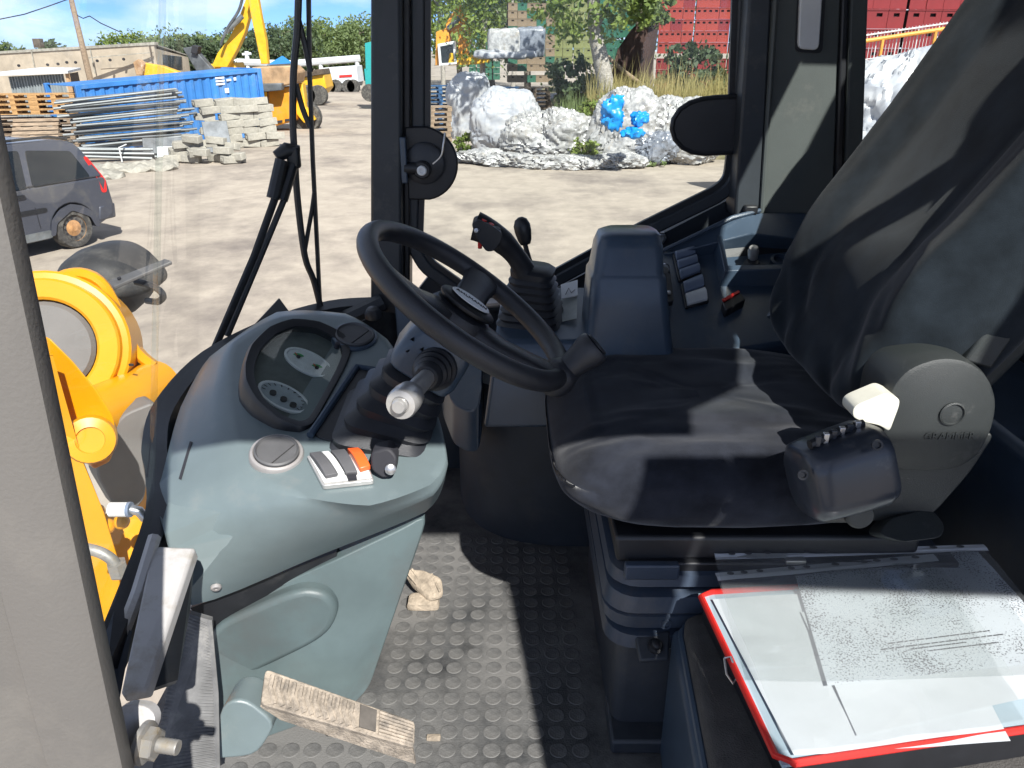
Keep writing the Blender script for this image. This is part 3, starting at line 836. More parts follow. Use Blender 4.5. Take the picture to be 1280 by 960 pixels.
# main body, near wall curves round to the front
wall = [E(0.62, 1.47, 0), E(0.10, 1.47, 0), E(0.0, 1.49, 0), E(-0.07, 1.54, 0), E(-0.11, 1.60, 0), E(-0.13, 1.68, 0), E(-0.14, 1.79, 0), E(0.62, 1.79, 0)]
def lvl(z, k=0.0): return [V((p.x + (0.0 if p.x > 0.6 else 0), p.y - (k if p.y < 1.75 else 0), CAM_Z + z)) for p in wall]
low = roundpoly(lvl(-1.05), 0.05, 4); hi = roundpoly(lvl(-0.66, 0.02), 0.05, 4)
mesh('console_base', loft([low, hi]), 'console_low', con, smooth=50)
# stepped shelf at the front (blue-lit top)
sh = [py(546, 418, 1.66), py(552, 470, 1.56), py(566, 505, 1.50), py(584, 514, 1.47), py(598, 512, 1.46), py(602, 485, 1.47), py(604, 440, 1.56), py(600, 408, 1.7), py(560, 400, 1.75)]
mesh('front_shelf', prism(roundpoly(sh, 0.015, 3), (0, 0.0, -0.10)), 'console', con, bevel=0.006)
mesh('front_upright', prism(roundpoly([py(492, 372, 1.71), py(520, 378, 1.71), py(548, 420, 1.66), py(575, 500, 1.60), py(540, 505, 1.60), py(500, 470, 1.66)], 0.02, 3), (0.01, 0.06, 0)), 'console', con, bevel=0.01)
# joystick platform
pl = [E(-0.035, 1.36, -0.505), E(0.16, 1.36, -0.505), E(0.17, 1.60, -0.47), E(-0.02, 1.60, -0.47)]
mesh('lever_platform', loft([[V((p.x * 1.02 - (0.02 if p.x < 0.1 else 0), p.y - 0.02 if p.y < 1.5 else p.y + .1, CAM_Z - 0.68)) for p in pl], [p + V((0, -0.008, -0.02)) if p.y < 1.5 else p + V((0, 0.008, -0.02)) for p in pl], pl]), 'console', con, bevel=0.008, bseg=3)
lab = mesh('info_label', prism([py(701, 358, 1.545), py(722, 352, 1.545), py(721, 398, 1.43), py(703, 402, 1.43)], (0, 0, 0.001)), 'grey_label', con, smooth=0)
lab2 = mesh('white_sticker', prism([py(701, 357, 1.54), py(722, 351, 1.54), py(722, 370, 1.49), py(702, 374, 1.49)], (0, -0.0005, 0.0025)), 'white_label', con, smooth=0)
mesh('sticker_diagram', tube([py(707, 368, 1.497), py(711, 360, 1.515), py(714, 366, 1.50), py(719, 362, 1.51)], 0.0008, 5), 'ink', lab2)
side = mesh('side_label', prism([py(699, 484, 1.352), py(717, 478, 1.352), py(718, 508, 1.352), py(702, 528, 1.352)], (0, 0.003, 0)), 'white_label', con, smooth=0)
for u0, v0 in ((706, 490), (707, 510)):
    mesh('label_print', prism([py(u0, v0, 1.350), py(u0 + 7, v0 - 3, 1.350), py(u0 + 7, v0 + 4, 1.350), py(u0, v0 + 7, 1.350)], (0, 0.001, 0)), 'grey_label', side, smooth=0)
# grab rail just in front of the console by the window foot
mesh('grab_rail', tube(smooth_path([py(588, 368, 1.72), py(602, 378, 1.70), py(622, 378, 1.69), py(640, 374, 1.69)], 4), 0.011, 10), 'warm_silver', con)
# control pod
def podring(z, g, f):
    a = [(725, 418), (728, 300)]
    return None
P0 = E(0.215, 1.415, -0.50)
pr = []
for z, wx, wy, dx, dy, r in ((-0.06, 0.175, 0.15, 0.01, 0.0, 0.02), (0.06, 0.150, 0.135, 0.002, 0.004, 0.02), (0.112, 0.140, 0.13, 0.0, 0.008, 0.02), (0.118, 0.133, 0.124, 0.0, 0.008, 0.02),
                             (0.122, 0.130, 0.12, 0.0, 0.008, 0.02), (0.165, 0.122, 0.11, 0.002, 0.014, 0.022), (0.184, 0.112, 0.095, 0.004, 0.018, 0.024), (0.190, 0.09, 0.075, 0.006, 0.02, 0.024)):
    pr.append([P0 + V((x + dx, y + dy, z)) for x, y in rrect(wx, wy, r, 4)])
pod = mesh('control_pod', loft(pr), 'console', con, smooth=45)
mesh('pod_badge', prism([py(807, 322, 1.375), py(811, 318, 1.375), py(815, 336, 1.375), py(811, 341, 1.375)], (0.002, -0.002, 0)), 'red_plastic', pod)
# sloped switch deck between pod and window
DK0, DKN = E(0.38, 1.60, -0.455), V((0.0, -0.38, 1)).normalized()
dk = lambda u, v, h=0.0: pp(u, v, DK0, DKN) + DKN * h
deck = [dk(800, 315), dk(880, 300), dk(1010, 300), dk(1030, 420), dk(900, 440), dk(800, 440)]
mesh('switch_deck', prism(deck, (0, 0.0, -0.09)), 'console', con, bevel=0.006)
wedge = [py(808, 322, 1.70), py(920, 270, 1.72), py(945, 266, 1.74), py(1010, 266, 1.74), py(1010, 300, 1.69), py(940, 292, 1.68), py(860, 312, 1.67)]
mesh('deck_wedge', prism(roundpoly(wedge, 0.01, 2), (0, 0.03, -0.06)), 'console', con, bevel=0.005)
mesh('deck_ridge', tube([py(810, 322, 1.69), py(915, 272, 1.712), py(950, 263, 1.735)], 0.005, 8), 'console', con)
# rocker bank
def bank(pxs, nrock, mats_):
    a, b, c_, d = [dk(u, v, 0.001) for u, v in pxs]
    fr = mesh('switch_bezel', prism(roundpoly([a, b, c_, d], 0.004, 2), DKN * 0.006), 'black', con, bevel=0.002)
    for i in range(nrock):
        t0, t1 = (i + .08) / nrock, (i + .92) / nrock
        q = [a.lerp(d, t0).lerp(b.lerp(c_, t0), .08), a.lerp(d, t0).lerp(b.lerp(c_, t0), .92), a.lerp(d, t1).lerp(b.lerp(c_, t1), .92), a.lerp(d, t1).lerp(b.lerp(c_, t1), .08)]
        rocker([p + DKN * .006 for p in q], mats_[i % len(mats_)], 0.012, fr, n=DKN)
bank([(840, 320), (868, 312), (877, 344), (848, 355)], 3, ['blue_switch'])
bank([(850, 358), (878, 346), (886, 380), (856, 388)], 2, ['blue_switch', 'white_switch'])
# key switch and keys
key = mesh('key_barrel', lathe([(0.016, 0), (0.016, 0.01), (0.012, 0.016), (0.0, 0.016)], basis(dk(828, 345), DKN), 20), 'black', con)
mesh('key_ring', tube([dk(828, 345, .02) + V((math.cos(a) * .012, math.sin(a) * .006, -math.sin(a) * .012)) for a in [R(x) for x in range(0, 361, 24)]], 0.0013, 6), 'steel', key)
mesh('key_fob', prism(roundpoly([dk(818, 352, .012), dk(836, 352, .012), dk(840, 388, .012), dk(824, 390, .012)], .006, 3), DKN * .012), 'black', con, bevel=0.003)
mesh('key_blade', box(dk(834, 378, .026), (0.006, 0.012, 0.006)), 'steel', con, bevel=0.001)
# tray with raised rim
tro = [dk(888, 303, .0), dk(1020, 292, .0), dk(1020, 356, .0), dk(900, 358, .0)]
tri = [dk(902, 307, .0), dk(1020, 299, .0), dk(1020, 343, .0), dk(908, 346, .0)]
mesh('tray_rim', loft([[p for p in tro], [p.lerp(q, .25) + DKN * .035 for p, q in zip(tro, tri)], [p.lerp(q, .75) + DKN * .037 for p, q in zip(tro, tri)], [q + DKN * .001 for q in tri]], cap=False), 'console', con, bevel=0.004, smooth=30)
mesh('tray_back', prism([dk(904, 305, .034), dk(1020, 294, .034), dk(1020, 312, .0), dk(906, 322, .0)], (0, .006, 0)), 'black', con)
lt = thing('lighter_knob', 'small silver headed knob standing in the console tray', 'knob', dk(935, 335))
mesh('knob_base', lathe([(0.020, 0), (0.018, 0.016), (0.012, 0.022)], basis(dk(938, 338, .002), DKN), 18), 'black', lt)
mesh('knob_head', lathe([(0.010, 0.0), (0.012, 0.02), (0.009, 0.03), (0.0, 0.031)], basis(dk(938, 334, .024), (-0.2, -0.5, 1)), 16), 'silver', lt)
mesh('tray_socket', lathe([(0.024, 0.0), (0.024, 0.014), (0.018, 0.016), (0.017, 0.006), (0, 0.006)], basis(dk(975, 332, .002), DKN), 20), 'console', con)
bo = thing('wall_bolt', 'hexagonal silver bolt on the dark wall under the side window', 'bolt', py(825, 297, 1.80))
Mb = basis(py(825, 297, 1.828), (0, -1, 0))
mesh('bolt_flange', lathe([(0.016, 0), (0.016, 0.006), (0.013, 0.009)], Mb, 6), 'steel', bo, smooth=20)
mesh('bolt_head', lathe([(0.009, 0.009), (0.009, 0.014), (0.0075, 0.016), (0.0045, 0.016), (0.0045, 0.011)], Mb, 18), 'steel', bo)
# seat belt buckle with its red release and webbing stalk
bk = thing('belt_buckle', 'black belt buckle with red release between seat and console', 'buckle', dk(912, 380))
mesh('buckle_body', prism(roundpoly([dk(900, 386, .0), dk(922, 374, .0), dk(930, 384, .0), dk(905, 398, .0)], .004, 2), DKN * .02), 'black', bk, bevel=0.003)
mesh('buckle_release', prism([dk(900, 385, .0205), dk(920, 374, .0205), dk(922, 376, .0205), dk(902, 388, .0205)], DKN * .003), 'red_plastic', bk)
mesh('belt_stalk', tube([py(978, 366, 1.47), py(962, 397, 1.44)], 0.006, 6), 'console', con)

# joystick and small gear lever
JB = py(664, 398, 1.455)
joy = thing('joystick', 'black joystick with pleated rubber boot beside the seat', 'joystick', JB)
ax = py(656, 345, 1.455) - JB
rings = []
NP = 15
JT = py(666, 340, 1.455)
for i in range(NP):
    t = i / (NP - 1)
    w = (0.128 - 0.045 * t) * (1.0 if i % 2 == 0 else 0.90)
    cpt = JB.lerp(JT, t)
    Mx = basis(cpt, (0.05 * t, -0.12, 1), (1, -0.25, 0))
    rings.append([Mx @ V((x, y, 0)) for x, y in rrect(w, w * 0.85, 0.022, 3)])
mesh('joystick_boot', loft(rings), 'rubber', joy, smooth=45)
Mx = basis(JT, (0.05, -0.12, 1), (1, -0.25, 0))
mesh('boot_cap', loft([[Mx @ V((x, y, z)) for x, y in rrect(w, w * .85, .02, 3)] for w, z in ((.082, -.004), (.084, .006), (.07, .012))]), 'rubber', joy, smooth=45)
gp = smooth_path([py(655, 338, 1.44), py(646, 322, 1.43), py(632, 306, 1.42), py(617, 294, 1.41), py(603, 286, 1.40), py(593, 282, 1.40)], 5)
gr_ = []
for i in range(len(gp)):
    t = i / (len(gp) - 1)
    gr_.append(0.0235 - 0.006 * math.sin(min(1, t / .45) * math.pi) * 0.6 + (0.004 * max(0, (t - .5) * 2)) if t < .97 else 0.012)
mesh('grip', tube(gp, gr_, 16, flat=(1.0, 0.78)), 'black', joy, smooth=70)
hd = prism(roundpoly([py(589, 279, 1.375), py(598, 275, 1.375), py(614, 282, 1.375), py(626, 290, 1.375), py(628, 300, 1.375), py(618, 314, 1.375), py(608, 315, 1.375), py(595, 297, 1.375)], .006, 3), (0, .05, 0))
mesh('grip_head', hd, 'black', joy, bevel=0.006, bseg=3)
for u, v, m in ((604, 276, 'red_plastic'), (613, 281, 'red_plastic'), (596, 275, 'grey_switch'), (621, 286, 'grey_switch')):
    mesh('grip_button', lathe([(0.0055, 0), (0.005, 0.006), (0.0, 0.0065)], basis(py(u, v + 2, 1.39), (0.45, -0.1, 1)), 12), m, joy)
mesh('trigger', lathe([(0.004, 0), (0.004, 0.008), (0.0, 0.0085)], basis(py(597, 288, 1.376), (-.3, -1, .2)), 12), 'steel', joy)
mesh('side_trigger', box(py(600, 305, 1.40), (0.008, 0.014, 0.016)), 'red_plastic', joy, bevel=0.002)
gl = thing('gear_lever', 'thin lever with egg shaped black knob behind the joystick', 'lever', py(664, 350, 1.50))
mesh('lever_rod', tube([py(664, 332, 1.50), py(658, 312, 1.50), py(655, 300, 1.50)], 0.005, 10), 'black', gl)
Mg = basis(py(657, 305, 1.50), py(651, 275, 1.50) - py(657, 305, 1.50))
mesh('lever_knob', lathe([(0.010, 0), (0.0135, 0.008), (0.0165, 0.026), (0.0165, 0.038), (0.012, 0.049), (0.005, 0.0535), (0, 0.054)], Mg, 20), 'black', gl, smooth=70)

# ================================================================== SEAT
seat = thing('driver_seat', 'black velour covered suspension seat facing the steering wheel', 'seat', E(0.35, 1.17, -1.05))
def wr(p, a, s):     # cloth folds
    return a * noise.noise(V(p) * s)
def cush(p):
    x, y, z = p
    top = max(0, z) / 0.072
    # hollow in the middle, raised sides, nose rolls down
    z += -0.014 * top * (1 - min(1, (y / 0.20) ** 2)) * (1 if x > -0.2 else .5)
    if x < -0.14: z -= 0.30 * (-(x + 0.14)) ** 1.3 * (1.0 if z > 0 else -0.12)
    z += top * (wr((x * 1.2, y * 2.4, 0.3), 0.006, 9) + wr((x * 0.8, y * 3, 1.3), 0.0032, 22))
    wdt = 1.0 - 0.10 * max(0, (x - 0.05)) / 0.2
    # plan: front corners rounded
    if x < -0.10: y *= 1 - 0.9 * (abs(x + 0.10)) ** 2 * 4
    n_ = wr((x * 3, y * 3, z * 9), 0.004, 7)
    return (x + n_ * .4, y * wdt + n_, z)
mesh('seat_cushion', superq(Matrix.Translation(E(0.335, 1.175, -0.588)), 0.275, 0.262, 0.072, 0.62, 0.42, 128, 56, cush), 'fabric', seat, smooth=180)
# stitched channels on the cushion top
def cush_top(x, y):
    return 0
RK = R(28.5)
ub = V((math.sin(RK), 0, math.cos(RK))); fb = V((-math.cos(RK), 0, math.sin(RK)))
MB_ = Matrix(((fb.x, 0, ub.x, 0.735), (fb.y, -1, ub.y, 1.185), (fb.z, 0, ub.z, CAM_Z - 0.13), (0, 0, 0, 1)))
def backf(p):
    x, y, z = p          # x forward, y across, z up the back
    t = z / 0.42
    w = 1.0 - 0.16 * max(0, t) ** 2 - 0.14 * max(0, -t) ** 2
    y *= w
    fr = max(0, x) / 0.075
    yy = abs(y) / (0.25 * w)
    x += fr * (0.038 * min(1, max(0, (yy - 0.50) / 0.35)) * (1 - max(0, (yy - .88) / .12) * .7) - 0.006)   # side bolsters
    x += fr * 0.022 * math.exp(-((t + 0.55) / 0.25) ** 2)                                                # lumbar roll
    low_ = max(0, -(t + 0.25))
    x += fr * low_ * (0.006 * math.sin((y * 0.9 + z * .7) * 62 + 4 * noise.noise(V((y, z, 0)) * 9)))     # gathered folds
    x += fr * (wr((y * 1.5, z, 2), 0.005, 6) + wr((y * 2 + z, z, 5), 0.0035, 19))
    n_ = wr((x * 3, y * 5, z * 5), 0.003, 5)
    return (x, y + n_, z)
mesh('backrest', superq(MB_, 0.075, 0.262, 0.44, 0.35, 0.45, 128, 80, backf), 'fabric_back', seat, smooth=180)
mesh('back_shell', superq(MB_ @ Matrix.Translation((-0.06, 0, 0.0)), 0.045, 0.215, 0.42, 0.4, 0.4, 40, 24), 'seat_shell', seat, smooth=60)
# recliner cover with boss, lettering, belt slots
YR = 0.900
rc = [(1108, 520), (1114, 486), (1136, 460), (1176, 446), (1212, 450), (1238, 470), (1249, 500), (1244, 535), (1226, 572), (1196, 590), (1146, 592), (1110, 588), (1100, 560)]
rcp = roundpoly([py(u, v, YR) for u, v in rc], 0.02, 4)
cc = sum(rcp, V()) / len(rcp)
rec = mesh('recliner_cover', loft([[p + V((0, .085, 0)) for p in rcp], [p + V((0, .012, 0)) for p in rcp], [p.lerp(cc, .03) + V((0, .003, 0)) for p in rcp], [p.lerp(cc, .09) for p in rcp]]), 'seat_shell', seat, smooth=40)
lowc = [(1094, 560), (1246, 540), (1214, 590), (1170, 640), (1150, 652), (1062, 652), (1060, 640), (1084, 600)]
mesh('recliner_base', prism(roundpoly([py(u, v, YR + .014) for u, v in lowc], 0.015, 3), (0, 0.06, 0)), 'seat_shell', seat, bevel=0.008, bseg=3)
Mr = basis(py(1190, 517, YR - .0005), (0, -1, 0))
mesh('recliner_boss', lathe([(0.0165, -0.002), (0.0165, 0.002), (0.0145, 0.003), (0.0135, 0.0005), (0.004, 0.0015), (0, 0.0015)], Mr, 26), 'seat_shell', rec)
text('cover_lettering', 'GRAMMER', basis(py(1186, 545, YR + .0002), (0, -1, 0), (1, 0, 0.02)), 0.0145, 'seat_shell', rec, ext=0.0016)
mesh('cover_slot', prism([py(1146, 456, YR + .015), py(1149, 455, YR + .015), py(1156, 474, YR + .002), py(1153, 475, YR + .002)], (0, .0, 0.002)), 'ink', rec)
mesh('lever_slot', prism([py(1124, 484, YR + .02), py(1127, 482, YR + .02), py(1124, 496, YR - .001), py(1121, 497, YR - .001)], (0, .02, 0.001)), 'ink', rec)
iv = [(1066, 512), (1072, 506), (1108, 491), (1125, 499), (1124, 508), (1112, 540), (1100, 532), (1080, 528), (1066, 522)]
mesh('recline_lever', prism(roundpoly([py(u, v, YR - .012) for u, v in iv], .006, 3), (0, .035, 0)), 'ivory', seat, bevel=0.006, bseg=3)
# belt webbing running up behind the recliner
mesh('seat_side_strap', prism([py(1205, 452, .93), py(1240, 462, .93), py(1330, 330, .95), py(1300, 320, .95)], (0, .02, 0)), 'seat_shell', seat, bevel=.004)
# armrest handle
A0 = py(1052, 588, 0.84)
axd = (py(1100, 572, 0.855) - py(1000, 604, 0.835)).normalized()
Ma = basis(A0, axd, (0, -1, 0.2))
sec = [(0.040, 0.046, -0.056), (0.046, 0.052, -0.050), (0.049, 0.054, -0.03), (0.050, 0.056, 0.0), (0.052, 0.056, 0.035), (0.048, 0.052, 0.048), (0.038, 0.044, 0.053)]
arm = mesh('armrest_handle', loft([[Ma @ V((x, y, z)) for x, y in rrect(2 * a * .92, 2 * b * .92, 0.030, 6)] for a, b, z in sec]), 'handle_grey', seat, smooth=45)
mesh('handle_hinge', tube([py(1012, 556, .822), py(1040, 543, .835), py(1078, 530, .855)], 0.0065, 8, flat=(1, .8)), 'black', arm)
for t in (.15, .3, .45, .6, .75, .9):
    p = py(1012, 555, .818).lerp(py(1078, 530, .851), t)
    mesh('hinge_link', box(p, (0.007, 0.006, 0.014)), 'handle_grey' if int(t * 20) % 2 else 'steel', arm, bevel=.001)
for u, v in ((1003, 593), (1096, 556)):
    mesh('handle_socket', lathe([(0.0065, 0), (0.0065, 0.003), (0.004, 0.003), (0.004, 0.0005)], basis(py(u, v, 0.798), (-0.1, -1, .3)), 16), 'black', arm)
mesh('height_knob', lathe([(0.019, 0), (0.019, 0.018), (0.016, 0.022), (0, 0.022)], basis(py(1068, 637, .875), (0, -1, 0.15)), 24), 'seat_shell', seat)
mesh('handle_bracket', prism([py(1030, 625, .87), py(1062, 618, .87), py(1070, 655, .87), py(1028, 655, .87)], (0, .04, 0)), 'black', seat, bevel=.004)
# seat pan, slide rails, suspension
pan = [(0.15, -0.655), (0.60, -0.655), (0.60, -0.685), (0.155, -0.700)]
mesh('seat_pan', prism([E(x, 0.940, z) for x, z in pan], (0, 0.45, 0)), 'black', seat, bevel=.006)
mesh('slide_rail', bx(0.17, 0.66, 0.930, 0.96, CAM_Z - 0.712, CAM_Z - 0.694), 'black', seat, bevel=.003)
mesh('rail_bracket', bx(0.165, 0.245, 0.918, 0.932, CAM_Z - 0.716, CAM_Z - 0.690), 'bellows', seat, bevel=.003)
mesh('rail_catch', bx(0.40, 0.43, 0.922, 0.934, CAM_Z - 0.692, CAM_Z - 0.684), 'steel', seat, bevel=.002)
prof_ = [(-0.718, 0.010), (-0.724, 0.022), (-0.745, 0.026), (-0.756, 0.006), (-0.762, 0.004), (-0.770, 0.024), (-0.800, 0.030), (-0.806, 0.026), (-0.808, 0.030), (-0.835, 0.028), (-0.846, 0.006), (-0.852, 0.004), (-0.860, 0.022), (-0.885, 0.026), (-0.905, 0.010)]
prof_ = [(-0.7 + (z + 0.718) * 0.83 - 0.006, o_) for z, o_ in prof_]
rg = []
for z, o_ in prof_:
    rg.append([V((0.405 + x, 1.165 + y, CAM_Z + z)) for x, y in rrect(0.50 + 2 * o_ - .03, 0.44 + 2 * o_, 0.045, 5)])
bel = mesh('suspension_bellows', loft(rg), 'bellows', seat, smooth=40)
zt = (prof_[7][0] + prof_[9][0]) / 2
text('bellows_lettering', 'GRAMMER', basis(E(0.335, 0.9148, zt - 0.004), (0, -1, 0), (1, 0, 0)), 0.022, 'bellows', bel, ext=0.0020)
mesh('lettering_ring', lathe([(0.009, 0), (0.009, 0.002), (0.0065, 0.002), (0.0065, 0)], basis(E(0.232, 0.9165, zt - .004), (0, -1, 0)), 20, cap=False), 'bellows', bel)
mesh('seat_riser', loft([[E(0.405 + x, 1.165 + y, z) for x, y in rrect(0.48, 0.45, 0.02, 4)] for z in (-1.05, -0.858)]), 'console_low', seat, smooth=40)
mesh('riser_flange', bx(0.16, 0.62, 0.90, 1.0, FL + 0.002, FL + 0.03), 'console_low', seat, bevel=.005)
rb = mesh('riser_plate', prism([py(793, 790, .93), py(838, 788, .93), py(836, 824, .89), py(800, 826, .89)], (0, .004, -.01)), 'console_low', seat, bevel=.003)
Mbt = basis(py(819, 808, .905), (0.1, -0.5, 1))
mesh('riser_bolt', lathe([(0.012, 0), (0.012, .003), (.008, .004), (.0075, .012), (0.004, .014), (0, .014)], Mbt, 18), 'black', rb)
mesh('base_foot', prism(roundpoly([py(1096, 668, .88), py(1112, 648, .90), py(1162, 634, .92), py(1182, 655, .90), py(1178, 672, .88), py(1130, 678, .86)], .012, 3), (0, .03, -.02)), 'seat_shell', seat, bevel=.006, bseg=3)

# ================================================================== STORAGE BOX AND PAPERS
bxn = thing('storage_box', 'low black storage box with padded grey lid beside the seat', 'box', E(0.42, 0.7, -1.05))
lid = [E(0.252, 0.905, -0.775), E(0.62, 0.905, -0.775), E(0.62, 0.50, -0.775), E(0.222, 0.50, -0.775)]
mesh('box_body', prism([p + V((-.012 if p.x < .3 else .01, -.006 if p.y < .6 else .006, -.02)) for p in lid], (0, 0, -0.255)), 'console', bxn, bevel=.012, bseg=3)
lr = roundpoly(lid, 0.03, 4)
lc = sum(lr, V()) / len(lr)
mesh('padded_lid', loft([[p + V((0, 0, -.018)) for p in lr], [p + V((0, 0, .006)) for p in lr], [p.lerp(lc, .03) + V((0, 0, .014)) for p in lr], [p.lerp(lc, .08) + V((0, 0, .016)) for p in lr]]), 'pad_grey', bxn, smooth=50)
lp0 = [p.lerp(lc, -.01) + V((0, 0, -.014)) for p in lr]
mesh('lid_piping', tube(lp0 + [lp0[0]], 0.006, 8), 'console', bxn)
mesh('box_strap', bx(0.27, 0.30, 0.565, 0.60, CAM_Z - .765, CAM_Z - .735), 'tread_strip', bxn, bevel=.003)
ZF = -0.712
fo = thing('red_clip_folder', 'red edged clear document folder lying on the storage box', 'folder', E(0.45, 0.75, ZF - .045))
f0, f1, f2, f3 = pz(873, 742, ZF), pz(1200, 722, ZF), pz(1330, 905, ZF), pz(978, 957, ZF)
mesh('folder_card', prism([f0, f1, f2, f3], (0, 0, -0.004)), 'folder_card', fo)
mesh('folder_base', prism([p + V((0.01 if p.x < .4 else -.01, 0, -.004)) for p in (f0, f1, f2, f3)], (0, 0, -0.042)), 'black', fo)
mesh('red_edging', tube([f1 + V((0, 0, .001)), f0.lerp(f1, .05) + V((0, 0, .001)), f0 + V((.002, -.008, .001)), f3 + V((-.004, .012, .001)), f3.lerp(f2, .04) + V((0, 0, .001)), f3.lerp(f2, .5)+ V((0, 0, .001)), f2], 0.0046, 8), 'red_plastic', fo)
clp = [py(905, 826, .752), py(913, 824, .752), py(922, 848, .728), py(916, 858, .722), py(908, 846, .735)]
mesh('wire_clip', tube([p + V((0, 0, 0.004)) for p in clp + [clp[0]]], 0.0016, 6), 'steel', fo)
def sheet(name, q, z, m, wav=0.003, n=22, seed=0, parent=None, thick=0.0):
    vv, ff = [], []
    for j in range(n + 1):
        for i in range(n + 1):
            s, t = i / n, j / n
            p = q[0].lerp(q[1], s).lerp(q[3].lerp(q[2], s), t)
            w = wav * (0.5 + noise.noise(V((s * 2.6 + seed, t * 2.6, seed))) + 0.4 * noise.noise(V((s * 7, t * 7 + seed, 3))))
            vv.append(p + V((0, 0, z + max(w, -0.0015))))
    for j in range(n):
        for i in range(n):
            a = j * (n + 1) + i
            ff.append((a, a + 1, a + n + 2, a + n + 1))
    return mesh(name, (vv, ff), m, parent, smooth=180)
s0 = [pz(896, 735, ZF), pz(1180, 720, ZF), pz(1268, 925, ZF), pz(985, 955, ZF)]
pap = sheet('paper_sheet', [pz(890, 752, ZF), pz(1160, 735, ZF), pz(1262, 930, ZF), pz(992, 948, ZF)], 0.0035, 'paper', .0015, seed=3)
tag(pap, 'plain pale sheet at the bottom of the folder stack', 'paper')
doc = sheet('printed_document', [pz(993, 727, ZF), pz(1215, 690, ZF), pz(1340, 830, ZF), pz(1033, 865, ZF)], 0.009, 'printed_paper', .0015, seed=5)
tag(doc, 'speckled printed document inside the upper clear sleeve', 'document')
doc2 = sheet('blank_document', [pz(1000, 770, ZF), pz(1200, 760, ZF), pz(1320, 870, ZF), pz(1070, 925, ZF)], 0.006, 'paper', .0015, seed=6)
tag(doc2, 'white page showing below the speckled document', 'document')
dq = [pz(993, 727, ZF), pz(1215, 690, ZF), pz(1340, 830, ZF), pz(1033, 865, ZF)]
for k, (t, a, b) in enumerate(((.735, .30, .75), (.775, .26, .80), (.80, .38, .62), (.83, .45, .75))):
    l = dq[0].lerp(dq[3], t).lerp(dq[1].lerp(dq[2], t), a); r = dq[0].lerp(dq[3], t).lerp(dq[1].lerp(dq[2], t), b)
    s = 0
    while s < 1:
        e = min(1, s + random.uniform(.03, .10))
        p, q = l.lerp(r, s), l.lerp(r, e)
        off_ = V((0, 0, .0112)); dn = (dq[3] - dq[0]).normalized() * .0022
        mesh('printed_word', ([p + off_, q + off_, q + off_ + dn, p + off_ + dn], [(0, 1, 2, 3)]), 'ink', doc, smooth=0)
        s = e + .015
def sleeve(q, z, seed, label):
    sl = thing('clear_sleeve', label, 'plastic sleeve', q[0] + V((0, 0, z)), 'clear punched sleeves')
    sheet('sleeve_film', q, z, 'sleeve', .006, 26, seed, sl)
    e0, e1 = q[0], q[1]
    dn = (q[3] - q[0]).normalized() * 0.017
    st = sheet('punched_strip', [e0, e1, e1 + dn, e0 + dn], z + .0035, 'white_label', .0015, 12, seed, sl)
    for t in (.06, .12, .19, .33, .40, .53, .66, .72, .80, .90):
        p = e0.lerp(e1, t) + dn * .5 + V((0, 0, z + .0078))
        mesh('punch_hole', lathe([(1, 0), (1, .0005)], Matrix.Translation(p) @ Matrix.Diagonal((.0052 if t < .5 else .0060, .0030, 1, 1)), 12), 'grey_switch', st)
sleeve([pz(893, 722, ZF + .01), pz(1165, 698, ZF + .01), pz(1300, 905, ZF + .01), pz(985, 945, ZF + .01)], 0.004, 1, 'lower clear punched sleeve over the pale sheet')
sleeve([pz(892, 697, ZF + .02), pz(1228, 686, ZF + .02), pz(1350, 850, ZF + .02), pz(930, 858, ZF + .02)], 0.004, 9, 'upper clear punched sleeve holding the speckled document')

# ================================================================== PEDALS
pd = thing('wide_pedal', 'wide muddy ribbed pedal in front of the dashboard foot', 'pedal', pz(430, 930, -1.05))
pa, pb_, pc, pdd = pz(334, 834, -0.93), pz(520, 905, -0.985), pz(522, 965, -1.0), pz(322, 898, -0.945)
pa, pb_, pc, pdd = py(332, 836, 0.925), py(519, 902, 0.905), py(518, 935, 0.865), py(326, 880, 0.875)
nP = (pb_ - pa).cross(pdd - pa).normalized()
if nP.z < 0: nP = -nP
mesh('pedal_plate', prism(roundpoly([pa, pb_, pc, pdd], .008, 3), -nP * .024), 'pedal', pd, bevel=.003)
for i in range(12):
    t = .05 + i * .048
    a = pa.lerp(pb_, t).lerp(pdd.lerp(pc, t), .12); b = pa.lerp(pb_, t + .035).lerp(pdd.lerp(pc, t + .035), .9)
    m_ = a.lerp(b, .5) + (pa - pb_).normalized() * .006
    mesh('pedal_rib', tube([a + nP * .001, m_ + nP * .002, b + nP * .001], .0042, 6), 'pedal', pd)
for i in range(7):
    s = .12 + i * .125
    a = pa.lerp(pb_, .76).lerp(pdd.lerp(pc, .76), s); b = pa.lerp(pb_, .985).lerp(pdd.lerp(pc, .985), s)
    mesh('pedal_rib', tube([a + nP * .001, b + nP * .001], .003, 6), 'pedal', pd)
a = lambda t, s: pa.lerp(pb_, t).lerp(pdd.lerp(pc, t), s) + nP * .001
mesh('pedal_pad', prism([a(.63, .1), a(.74, .1), a(.74, .85), a(.63, .85)], nP * .003), 'pedal_dark', pd)
mesh('pedal_skirt', prism([pdd - nP * .01, pc - nP * .01, pc + V((0, .0, -.035)), pdd.lerp(pc, .1) + V((0, .01, -.035))], (0, .006, 0)), 'pedal', pd)
mesh('pedal_arm', tube([pdd.lerp(pc, .5) + V((0, .03, -.02)), pdd.lerp(pc, .35) + V((0, .06, -.085))], .012, 8), 'black', pd)
p2 = thing('far_pedal', 'small mud caked pedal at the far side of the footwell', 'pedal', pz(530, 755, -1.05))
q = [pz(503, 710, -1.0), pz(530, 712, -0.99), pz(552, 722, -1.0), pz(554, 742, -1.01), pz(536, 748, -1.02), pz(515, 730, -1.02)]
